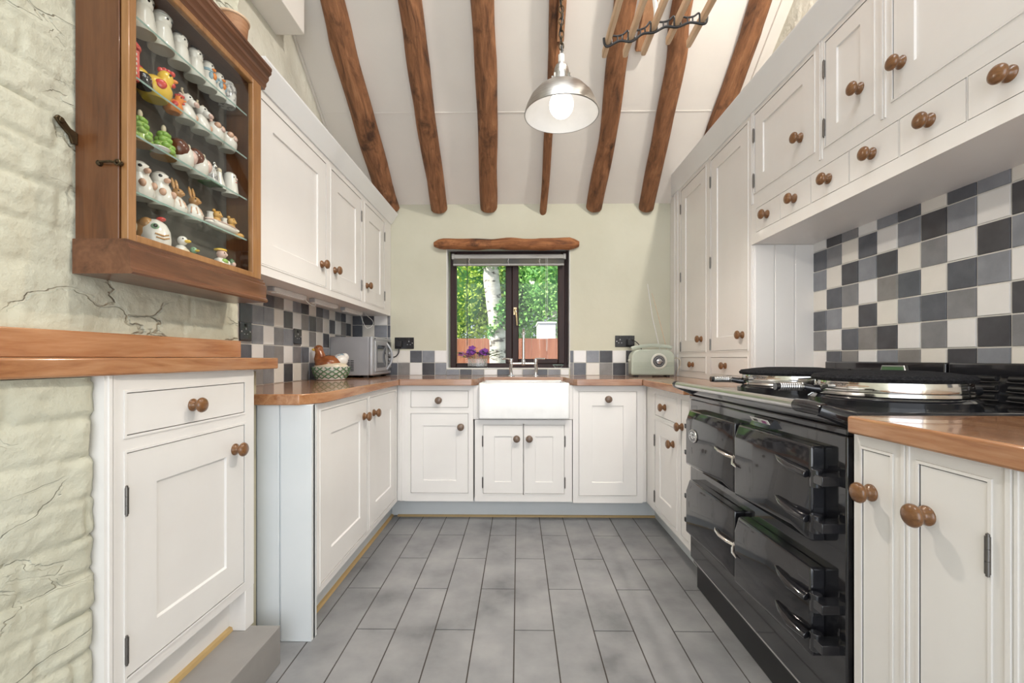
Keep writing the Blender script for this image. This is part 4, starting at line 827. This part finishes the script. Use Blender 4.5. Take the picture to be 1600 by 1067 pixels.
cow('pale cow figurine with horns, nearer the yellow hen', 1.258); cow('pale cow figurine with horns, nearer the pink pigs', 1.318)
def pig(lab, y):
    fig('pig_figurine', lab, y, S2, [('body', P_WHITE, [('l', [(0, 0), (.022, 0), (.028, .010), (.030, .026), (.026, .044), (.015, .058), (0, .062)])]), ('cheek', P_PEACH, [('s', (.012, .016, .048), (.012, .010, .010)), ('s', (.020, -.012, .046), (.010, .010, .010))]), ('ears', P_PINK, [('s', (0, .014, .060), (.005, .006, .007)), ('s', (0, -.014, .060), (.005, .006, .007))]), ('snout', P_PINK, [('s', (.029, 0, .036), (.006, .008, .006))]), foot(.022)])
pig('pale round pig figurine, left one of the second shelf pair', 1.378); pig('pale round pig figurine at the far end of the second shelf', 1.438)
def sprout(lab, y):
    g = [('s', (.014 * math.cos(a + h * .7) * (1.5 - h * .33), .014 * math.sin(a + h * .7) * (1.5 - h * .33), .016 + .015 * h), (.010, .010, .008)) for h in range(4) for a in (0, 1.26, 2.5, 3.77, 5.0)]
    fig('figurine', lab, y, S3, [('body', P_LIME, [('l', [(0, .004), (.022, .004), (.022, .014), (.014, .05), (.008, .07), (0, .074)])]), ('leaves', P_GRN, g), ('top_figure', P_CREAM, [('s', (0, 0, .078), (.006, .006, .010))]), ('dish', P_TAN, [('l', [(0, 0), (.028, 0), (.030, .004), (.024, .008), (0, .008)])])])
sprout('green leafy tree figurine at the near end of the third shelf', 1.105); sprout('green leafy tree figurine beside the brown-backed pair', 1.180)
fig('saucer', 'white saucer between the green leafy figurines', 1.140, S3, [('body', P_WHITE, [('l', [(0, 0), (.018, 0), (.024, .006), (.023, .008), (.016, .003), (0, .003)])])], x=-.925, cat='saucer')
def brown(lab, y):
    fig('figurine', lab, y, S3, [('body', P_WHITE, [('l', [(0, 0), (.020, 0), (.027, .012), (.030, .030), (.028, .046), (.018, .060), (0, .066)])]), ('back', P_BRN, [('s', (.002, -.014, .045), (.027, .023, .028))]), ('face', P_PINK, [('s', (.016, .014, .034), (.016, .015, .020))]), ('ear', P_CREAM, [('s', (.006, .018, .064), (.005, .005, .008))]), foot(.02)], sc=1.05)
brown('chestnut and pink spherical pig figurine beside the green tree', 1.243); brown('chestnut and pink spherical pig figurine beside the silver couple', 1.303)
fig('figurine', 'grey and silver couple figurine on a dark slate base', 1.362, S3, [('base', P_DGRN, [('b', (-.022, -.026, 0), (.022, .026, .005))]), ('body', P_CRACK, [('l', [(0, .005), (.022, .005), (.020, .03), (.013, .052), (.010, .056), (0, .058)])]), ('head', P_SILV, [('s', (.004, .012, .060), .009), ('s', (.002, .012, .070), (.006, .006, .005))])])
fig('figurine', 'slim white lady figurine in a long flared dress', 1.400, S3, [('body', P_WHITE, [('l', [(0, 0), (.021, 0), (.020, .01), (.010, .045), (.009, .056), (0, .06)])]), ('head', P_CREAM, [('s', (0, 0, .062), .009)]), foot(.02)], sc=.95)
fig('figurine', 'white cylindrical shaker with a painted face, far end of the third shelf', 1.455, S3, [('body', P_WHITE, [('l', [(0, 0), (.024, 0), (.025, .006), (.022, .03), (.020, .052), (.017, .068), (.010, .074), (0, .076)])]), ('eyes', P_BLK, [('s', (.0175, .007, .058), .0022), ('s', (.0175, -.007, .058), .0022)]), ('nose', P_PINK, [('s', (.021, 0, .052), (.004, .003, .005))]), ('mouth', P_RED, [('s', (.0205, 0, .042), (.002, .005, .0016))]), foot(.022)])
def owl(lab, y):
    fig('animal_figurine', lab, y, S4, [('body', P_WHITE, [('l', [(0, 0), (.026, 0), (.031, .012), (.031, .030), (.024, .05), (.018, .062), (.021, .072), (.019, .084), (.010, .092), (0, .094)])]), ('beak', P_PEACH, [('s', (.024, 0, .068), (.010, .007, .007))]), ('paws', P_PEACH, [('s', (.026, .014, .034), (.010, .007, .010)), ('s', (.026, -.014, .034), (.010, .007, .010))]), ('eyes', P_BLK, [('s', (.015, .011, .078), .0045), ('s', (.015, -.011, .078), .0045)]), foot(.026)], rot=-12)
owl('white big-eyed animal figurine with peach paws, nearest on the fourth shelf', 1.105); owl('white big-eyed animal figurine with peach paws, beside the hares', 1.168)
def hare(lab, y):
    fig('hare_figurine', lab, y, S4, [('body', P_WHITE, [('l', [(0, 0), (.020, 0), (.025, .008), (.025, .022), (.016, .040), (.010, .048), (0, .05)])]), ('head', P_TAN, [('s', (.004, 0, .058), (.016, .013, .013)), ('s', (.016, 0, .055), (.008, .007, .006))]), ('ear', P_TAN, [('s', (-.004, .007, .082), (.004, .005, .017), -12, 'Y'), ('s', (-.004, -.007, .082), (.004, .005, .017), -12, 'Y')]), ('stripes', P_PEACH, [('t', [(.0255 * math.cos(a), .0255 * math.sin(a), .018), (.018 * math.cos(a), .018 * math.sin(a), .037)], .0018) for a in (-1.1, -.5, .1, .7, 1.3)]), ('eyes', P_BLK, [('s', (.014, .009, .062), .002), ('s', (.014, -.009, .062), .002)])])
hare('brown-headed hare figurine in a striped skirt, nearer one', 1.224); hare('brown-headed hare figurine in a striped skirt, beside the bear boat', 1.288)
fig('boat_dish', 'long white boat-shaped dish holding honey-coloured bears', 1.408, S4 + .004, [('hull', P_WHITE, [('s', (0, 0, .012), (.024, .078, .014)), ('b', (-.018, -.06, .014), (.018, .06, .020))]), ('rim', P_PINK, [('t', [(.022 * math.cos(a), .074 * math.sin(a), .021) for a in [i * .3142 for i in range(21)]], .0018)]), ('tail_bear', P_HONEY, [('s', (.012, .070, .004), (.014, .014, .010)), ('s', (.016, .055, .0), (.010, .012, .006))])], x=-.94, cat='dish')
def bear(lab, y):
    fig('bear_figurine', lab, y, S4 + .022, [('body', P_HONEY, [('s', (0, 0, .010), (.012, .014, .012)), ('s', (.003, 0, .026), (.012, .015, .012)), ('s', (0, .012, .037), .005), ('s', (0, -.012, .037), .005), ('s', (.013, 0, .023), (.006, .007, .005))]), ('eyes', P_BLK, [('s', (.013, .006, .030), .0016), ('s', (.013, -.006, .030), .0016), ('s', (.019, 0, .025), .0018)])], x=-.94)
bear('honey-coloured bear at the near end of the boat dish', 1.382); bear('honey-coloured bear at the far end of the boat dish', 1.452)
def cup(lab, y): fig('tiny_pot', lab, y, S4 + .022, [('body', P_WHITE, [('l', [(0, 0), (.009, 0), (.010, .004), (.008, .022), (.010, .026), (.007, .026), (0, .024)])])], x=-.94, cat='pot')
cup('tiny white pot in the boat dish before the first bear', 1.352); cup('tiny white pot in the boat dish between the two bears', 1.417)
fig('fish_figurine', 'large brown and white open-mouthed fish on the case floor', 1.150, S0, [('body', P_WHITE, [('l', [(0, 0), (.028, 0), (.034, .014), (.036, .04), (.034, .062), (.026, .080), (.014, .090), (0, .094)])]), ('back', P_TAN, [('s', (-.010, -.012, .05), (.030, .028, .046)), ('s', (.0, -.02, .075), (.016, .016, .018))]), ('fin', P_CREAM, [('s', (-.01, -.045, .062), (.006, .012, .016))]), ('lips', P_RED, [('s', (.012, .008, .094), (.012, .010, .006))]), ('eye', P_MINT, [('s', (.024, -.016, .068), .009)]), ('pupil', P_BLK, [('s', (.030, -.019, .069), .005)]), ('gill', P_TAN, [('t', [(.032, .012, .052), (.037, -.004, .046), (.030, -.020, .050)], .0022), ('t', [(.032, .014, .044), (.038, -.002, .038), (.031, -.018, .041)], .002)])], rot=-15)
def bird(name, lab, y, sc, m1, m2): fig(name, lab, y, S0, [('body', m1, [('l', [(0, 0), (.018, 0), (.022, .012), (.018, .030), (.010, .042), (0, .046)]), ('s', (.004, 0, .056), (.013, .012, .013))]), ('beak', P_YEL, [('s', (.018, 0, .054), (.010, .007, .0045))]), ('eyes', P_BLK, [('s', (.012, .009, .060), .002), ('s', (.012, -.009, .060), .002)]), ('chest', m2, [('s', (.010, 0, .022), (.013, .014, .014))])], x=-.93, sc=sc)
bird('duck_figurine', 'speckled white duck with a yellow beak beside the big fish', 1.222, 1.0, P_WHITE, P_CREAM); bird('duck_figurine', 'small green bird figurine with a yellow beak', 1.266, .72, P_MINT, P_LIME)
fig('silver_trinket', 'low silvery trinket lying on the case floor', 1.335, S0, [('body', P_SILV, [('s', (0, 0, .006), (.010, .018, .006)), ('s', (.004, .014, .011), (.006, .006, .006))])], x=-.93, cat='trinket')
fig('cook_figurine', 'cook figurine in a yellow cap and green bib on the case floor', 1.385, S0, [('body', P_WHITE, [('l', [(0, 0), (.018, 0), (.022, .008), (.022, .026), (.016, .040), (.008, .046), (0, .046)]), ('s', (.008, .02, .030), (.010, .008, .012)), ('s', (.008, -.02, .030), (.010, .008, .012))]), ('head', P_PINK, [('s', (.004, 0, .056), (.015, .015, .014)), ('s', (.018, 0, .054), .005)]), ('cap', P_YEL, [('l', [(.012, .066), (.018, .067), (.018, .071), (.012, .074), (0, .075)])]), ('bib', P_GRN, [('s', (.014, 0, .034), (.009, .012, .009))]), ('eyes', P_BLK, [('s', (.017, .006, .059), .002), ('s', (.017, -.006, .059), .002)])], x=-.93)
fig('elf_figurine', 'small elf figurine in a dark green hood on the case floor', 1.440, S0, [('body', P_DGRN, [('l', [(0, 0), (.012, 0), (.015, .006), (.012, .024), (.007, .030), (0, .03)])]), ('head', P_PINK, [('s', (.004, 0, .036), .009)]), ('hood', P_DGRN, [('l', [(.011, .038), (.009, .046), (.003, .054), (0, .055)])]), ('collar', P_WHITE, [('l', [(.009, .027), (.012, .029), (.009, .031)])])], x=-.93)

# ------------------------------------------------------------------ things on the left worktop
Zt = .9172
t = thing('hen_dish', 'brown and white pottery hen sitting on a green latticed basket dish', 'dish', (-1.135, 2.70, Zt))
bp2 = [(.075, 0), (.083, .004), (.084, .010), (.098, .045), (.105, .072), (.107, .080), (.102, .080), (.092, .070), (.0, .068)]
MB().lathe([(0, 0)] + bp2, 40).build('basket', P_WHITE, t)
m = MB()
def br(z): return .084 + (z - .010) * (.107 - .084) / .07 + .006 * math.sin((z - .01) / .07 * math.pi)
for k in range(14):
    for s in (1, -1): m.tube([((br(z) + .0005) * math.cos(k * .4488 + s * (z - .01) * 16), (br(z) + .0005) * math.sin(k * .4488 + s * (z - .01) * 16), z) for z in [.010 + .066 * i / 8 for i in range(9)]], .0034, 6)
m.build('lattice', P_DGRN, t)
m = MB(); m.lathe([(.099, .080), (.098, .086), (.088, .096), (.06, .106), (0, .110)], 36, None, 1, .85); m.build('nest', P_CREAM, t)
m = MB(); m.M = RZ(205); m.ball((.012, 0, .100), (.082, .072, .050), 24); m.tube([(.045, 0, .105), (.062, 0, .135), (.064, 0, .165), (.068, 0, .180)], [.050, .036, .025, .024], 16); m.ball((.070, 0, .188), (.026, .022, .022), 18); o = m.build('hen', P_HEN, t, ang=80)
m = MB(); m.M = RZ(205); m.ball((-.050, 0, .118), (.048, .050, .040), 18); m.ball((-.078, 0, .136), (.024, .026, .026), 14); m.build('tail', P_WHITE, t)
m = MB(); m.M = RZ(205)
for q in ((-.045, .028, .146), (-.055, .036, .13), (-.03, .034, .135), (-.06, .02, .152)): m.ball(q, (.012, .006, .006), 10)
m.build('tail_feathers', P_BLUE, t)
m = MB(); m.M = RZ(205); m.ball((.094, 0, .182), (.014, .009, .008), 12); m.build('beak', P_YEL, t)
m = MB(); m.M = RZ(205); m.ball((.082, .017, .194), .0035, 8); m.ball((.082, -.017, .194), .0035, 8); m.build('eyes', P_BLK, t)
# microwave
t = thing('microwave_oven', 'silver compact microwave oven in the back left corner', 'microwave', (-1.12, 3.18, Zt))
def mw(m): m.M = T(1.12, -3.18, -Zt); return m
m = mw(MB()); m.box((-1.255, 2.965, .932), (-.995, 3.395, 1.190)); m.build('casing', GREYP, t, bevel=.004)
m = mw(MB()); m.box((-.997, 2.962, .930), (-.968, 3.398, 1.193)); m.build('front_frame', SILVERP, t, bevel=.012, seg=3)
m = mw(MB()); m.box((-.969, 3.0, .955), (-.960, 3.285, 1.165)); do = m.build('door', SILVERP, t, bevel=.016, seg=3)
m = mw(MB()); m.box((-.961, 3.03, .982), (-.957, 3.225, 1.138)); m.build('door_window', DARKGL, do, bevel=.010, seg=3)
m = mw(MB()); m.tube(spline([(-.962, 3.262, .965), (-.935, 3.270, 1.01), (-.926, 3.272, 1.06), (-.935, 3.270, 1.11), (-.962, 3.262, 1.155)], 5), .008, 10); m.build('door_handle', SILVERP, do)
m = mw(MB()); m.box((-.969, 3.30, .955), (-.964, 3.385, 1.17)); cpn = m.build('control_panel', DARKGL, t, bevel=.004)
for k in range(3): m = mw(MB()); m.lathe([(0, 0), (.014, 0), (.013, .008), (0, .010)], 16, T(-.964, 3.342, .99 + .045 * k) @ RY(90)); m.build('control_knob', SILVERP, cpn)
m = mw(MB()); m.lathe([(0, 0), (.010, 0), (.009, .003), (0, .003)], 18, T(-.961, 2.985, 1.178) @ RY(90), sx=.6); m.build('emblem', DARKGL, t)
m = mw(MB())
for k in range(7):
    for j in range(2): m.box((-1.145 + j * .028, 2.9635, .962 + .011 * k), (-1.123 + j * .028, 2.9655, .967 + .011 * k))
m.build('vent_slots', BLACKM, t)
for (x, y) in ((-1.23, 2.99), (-1.02, 2.99), (-1.23, 3.37), (-1.02, 3.37)): m = mw(MB()); m.box((x - .014, y - .014, Zt), (x + .014, y + .014, .932)); m.build('foot', BLACKM, t)
# sockets
def socket(label, loc, rot, gang, plug=False):
    t = thing('wall_socket', label, 'socket', loc, rot, 'black nickel wall sockets'); hw = .0735 if gang == 2 else .044
    MB().box((-hw, -.007, -.0435), (hw, 0, .0435)).build('face_plate', NICKEL, t, bevel=.003)
    for k in range(gang):
        cx = (k * 2 - 1) * .036 if gang == 2 else 0
        m = MB(); m.box((cx - .004, -.0075, .008), (cx + .004, -.0066, .018)); m.box((cx - .015, -.0075, -.014), (cx - .007, -.0066, -.009)); m.box((cx + .007, -.0075, -.014), (cx + .015, -.0066, -.009)); m.build('pin_holes', GREYP, t)
        MB().box((cx - .006, -.011, .022), (cx + .006, -.006, .036)).build('switch', BLACKM, t, bevel=.001)
    m = MB(); m.lathe([(0, 0), (.004, 0), (.003, .001), (0, .001)], 10, T(-hw + .012, -.007, 0) @ RX(90)); m.lathe([(0, 0), (.004, 0), (.003, .001), (0, .001)], 10, T(hw - .012, -.007, 0) @ RX(90)); m.build('screws', STEEL, t)
    return t
def plug(label, loc, rot):
    t = thing('mains_plug', label, 'plug', loc, rot); MB().box((-.025, -.034, -.028), (.025, 0, .022)).build('plug_body', BLACKM, t, bevel=.006); MB().box((-.006, -.02, -.040), (.006, -.012, -.026)).build('cord_sleeve', BLACKM, t)
socket('black double socket on the sage wall beside the microwave', (-.870, YB - .0005, 1.162), 0, 2); plug('black plug in the socket beside the microwave', (-.906, YB - .0125, 1.158), 0)
cable('mains_cable', 'black cable dropping from the plug to the microwave', [(-.906, 3.383, 1.120), (-.905, 3.375, 1.09), (-.925, 3.385, 1.065), (-.95, 3.40, 1.055)], .0042, CORD)
socket('black double socket on the sage wall above the radio', (.806, YB - .0005, 1.175), 0, 2); plug('black plug in the socket above the radio', (.842, YB - .0125, 1.168), 0)
cable('mains_cable', 'black cable hanging from the plug behind the radio', [(.845, 3.37, 1.185), (.875, 3.33, 1.165), (.90, 3.30, 1.12), (.92, 3.30, 1.05)], .0035, CORD)
socket('black single socket among the tiles on the left wall', (XL + .0095, 2.533, 1.171), 90, 1); socket('black socket on the left tiled wall, half hidden by the brick wall end', (XL + .0095, 2.045, 1.171), 90, 1)

# ------------------------------------------------------------------ radio
t = thing('portable_radio', 'sage green retro portable radio on the right corner worktop', 'radio', (.945, 3.20, Zt)); W, Hh = .152, .192
def rr(w_, z0, z1, r, n=8, rb=.015):
    p = []
    for (cx, cz, a0, r_) in ((w_ - r, z1 - r, 0, r), (-w_ + r, z1 - r, 90, r), (-w_ + rb, z0 + rb, 180, rb), (w_ - rb, z0 + rb, 270, rb)):
        for k in range(n + 1): a = R(a0 + 90 * k / n); p.append((cx + r_ * math.cos(a), cz + r_ * math.sin(a)))
    return p
m = MB(); m.prism(rr(W, .010, Hh, .062), -.042, .05, 'Y'); m.build('case', RADIO, t, bevel=.010, seg=3)
m = MB()
for k in range(9): m.box((-W + .012, -.0455, .022 + .010 * k), (W - .012, -.041, .0265 + .010 * k))
m.build('grille_ridges', RADIO, t, bevel=.001)
m = MB(); m.tube([(W * .96 * math.cos(a), -.044, .088 + 0 * a) for a in (math.pi, 2.2, 1.9)], .001, 4)
m = MB(); m.lathe([(0, 0), (.056, 0), (.056, .004), (.050, .008), (.044, .008), (.042, .004), (0, .004)], 40, T(.040, -.043, .108) @ RX(90)); dl = m.build('dial_bezel', RADIOC, t)
m = MB(); m.lathe([(0, 0), (.041, 0), (.040, .002), (0, .002)], 36, T(.040, -.047, .108) @ RX(90)); m.build('dial_face', DARKGL, dl)
m = MB()
for k in range(24): m.M = T(.040, -.0495, .108) @ Matrix.Rotation(k * math.pi / 12, 4, 'Y'); m.box((.028, -.0004, -.0008), (.035, .0004, .0008))
m.build('dial_marks', WHITEP, dl)
m = MB(); m.lathe([(0, 0), (.020, 0), (.018, .006), (.006, .008), (0, .010)], 24, T(.040, -.049, .108) @ RX(90)); m.tube([(.018, -.056, .108), (.062, -.056, .108)], .004, 8); m.build('tuning_knob', STEEL, dl)
m = MB(); m.tube(spline([(-W * .92, 0, .198), (-W * .75, 0, .207), (0, 0, .222), (W * .75, 0, .212), (W * .95, 0, .202)], 6), .007, 10, flatten=1.8); m.build('carry_handle', RADIO, t)
for sx in (-1, 1): MB().lathe([(0, 0), (.010, 0), (.010, .008), (.006, .012), (0, .012)], 16, T(sx * W, 0, .115) @ RY(90 * sx)).build('side_knob', RADIOC, t)
for sx in (-.11, .11): MB().box((sx - .012, -.03, 0), (sx + .012, .04, .012)).build('foot', BLACKM, t, bevel=.002)
MB().tube([(.075, .04, .185), (.02, .04, .42), (-.015, .04, .665)], [.0034, .003, .0024], 6).build('aerial', WHITEP, t)
MB().tube([(.125, .045, .19), (.07, .045, .41), (.018, .045, .60)], [.0022, .002, .0016], 6).build('aerial', LATH, t)
cable('radio_lead', 'thin pale lead curling from the radio to the cupboard corner', [(1.095, 3.22, 1.03), (1.12, 3.19, 1.05), (1.135, 3.15, 1.02), (1.12, 3.17, .96), (1.128, 3.22, .921)], .0022, P_CREAM)

# ------------------------------------------------------------------ tap, vase, dish on the sill
t = thing('bridge_tap', 'chrome bridge mixer tap with a tall swan neck behind the sink', 'tap', (.036, 3.20, Zt))
for sx in (-1, 1):
    x = sx * .088
    m = MB(); m.lathe([(0, 0), (.024, 0), (.024, .004), (.016, .010), (0, .010)], 20, T(x, 0, 0)); m.tube([(x, 0, .006), (x, 0, .02), (x * .90 + sx * .012, -.004, .055), (x * .98, -.012, .088), (x, -.012, .100)], [.013, .011, .0115, .013, .013], 14); m.lathe([(0, 0), (.013, 0), (.0145, .010), (.014, .028), (.008, .032), (0, .033)], 18, T(x, -.012, .096)); b = m.build('pillar', CHROME, t)
    m = MB(); m.tube([(x, -.012, .123), (x + sx * .025 - .02, -.02, .127), (x - .055 if sx < 0 else x + .055, -.03, .126)], [.007, .006, .0055], 10); m.ball((x - .06 if sx < 0 else x + .06, -.03, .126), .007, 10); m.build('lever_handle', CHROME, t)
m = MB(); m.tube([(-.088, -.012, .092), (.088, -.012, .092)], .0085, 12); m.ball((0, -.012, .092), (.017, .015, .014), 14); m.build('bridge', CHROME, t)
m = MB(); m.tube([(0, -.012, .10), (0, -.012, .29)] + [(0, -.012 - .062 + .062 * math.cos(a), .29 + .045 * math.sin(a)) for a in [k * math.pi / 12 for k in range(1, 13)]] + [(0, -.136, .265)], [.010] + [.0088] * 13 + [.0095], 14); m.lathe([(.012, .100), (.015, .104), (.014, .118), (.010, .122)], 18, T(0, -.012, 0)); m.build('spout', CHROME, t)
t = thing('glass_planter', 'scalloped cut-glass trough of flowers on the window sill', 'vase', (-.312, 3.445, .973))
m = MB(); n = 48; prof = []
def sc_(k): return .010 * abs(math.sin(k / n * math.pi * 10))
vs_ = []; fs = []
for (sx, sy, z, scal) in ((.072, .026, 0, 0), (.076, .030, .006, 0), (.074, .028, .014, 0), (.078, .032, .070, 0), (.083, .036, .086, 1), (.080, .033, .084, 1), (.073, .027, .068, 0), (.068, .022, .012, 0)):
    for k in range(n):
        a = 2 * math.pi * k / n; cx = math.copysign(abs(math.cos(a)) ** .6, math.cos(a)); sy_ = math.copysign(abs(math.sin(a)) ** .6, math.sin(a)); fl = 1 + (.02 * math.cos(k * math.pi / 2) if z > .01 else 0)
        vs_.append((sx * cx * fl, sy * sy_ * fl, z + scal * sc_(k) * 1.4))
for j in range(7):
    for k in range(n): fs.append((j * n + k, j * n + (k + 1) % n, (j + 1) * n + (k + 1) % n, (j + 1) * n + k))
fs.append(tuple(range(n))[::-1]); fs.append(tuple(range(7 * n, 8 * n))); m.add(vs_, fs); m.build('trough', CLEARG, t)
m = MB()
for k in range(16): a = k / 15 * .14 - .07; m.box((a - .0016, -.034, .014), (a + .0016, -.031, .070))
m.build('glass_ribs', P_GREY, t)
g = random.Random(11)
fl = [(-.125, .105, 1), (-.10, .085, 2), (-.145, .12, 2), (-.060, .125, 0), (-.045, .15, 0), (-.068, .10, 1), (-.035, .115, 0), (.035, .115, 0), (.052, .130, 0), (.020, .105, 1), (.062, .108, 0), (-.005, .122, 2), (.115, .135, 2), (.14, .12, 2), (.155, .105, 2), (.095, .112, 2), (.125, .095, 2)]
for i, (x, z, kind) in enumerate(fl):
    y = -.02 + .03 * g.random(); ft = thing('cut_flower', 'flower', 'flower', (-.312 + x, 3.445 + y, .973 + z), 0, None)
    ft['label'] = {0: 'deep purple petunia in the glass trough on the sill', 1: 'plum coloured petunia in the glass trough on the sill', 2: 'sprig of green leaves in the glass trough on the sill'}[kind]; ft['group'] = ('purple petunias in the trough', 'plum petunias in the trough', 'leaf sprigs in the trough')[kind]
    MB().tube(spline([(-x + max(-.06, min(.06, x)) * .8, -y, -z + .03), (-x * .35, -y * .4, -z * .45 + .03), (0, 0, 0)], 4), .0016, 5).build('stem', STEMG, ft)
    m = MB()
    if kind < 2:
        for k in range(5): m.M = RX(60 - 30 * g.random()) @ RZ(72 * k + 20 * i); m.ball((.015, 0, .004), (.016, .012, .0018), 10)
        m.build('petals', PETAL if kind == 0 else PETALP, ft); c = MB(); c.ball((0, -.003, .002), .004, 8); c.build('flower_centre', P_BLK, ft)
        m = MB()
    for k in range(4): m.M = T(0, 0, -.012 * (1 if kind < 2 else .3)) @ RZ(90 * k + 31 * i) @ RY(-25 + 40 * g.random()); m.ball((.020, 0, 0), (.021, .011, .0014), 8)
    m.build('leaves', STEMG if i % 2 else P_DGRN, ft)
t = thing('glass_dish', 'small clear crinkled glass dish at the right end of the sill', 'dish', (.305, 3.45, .973)); m = MB(); m.lathe([(.020, 0), (.030, .006), (.042, .022), (.040, .023), (.028, .009), (0, .005)], 28); m.build('bowl', CLEARG, t); m = MB(); m.torus((0, 0, .023), .041, .0018, 28, 6); m.build('rim', SHELFE, t)
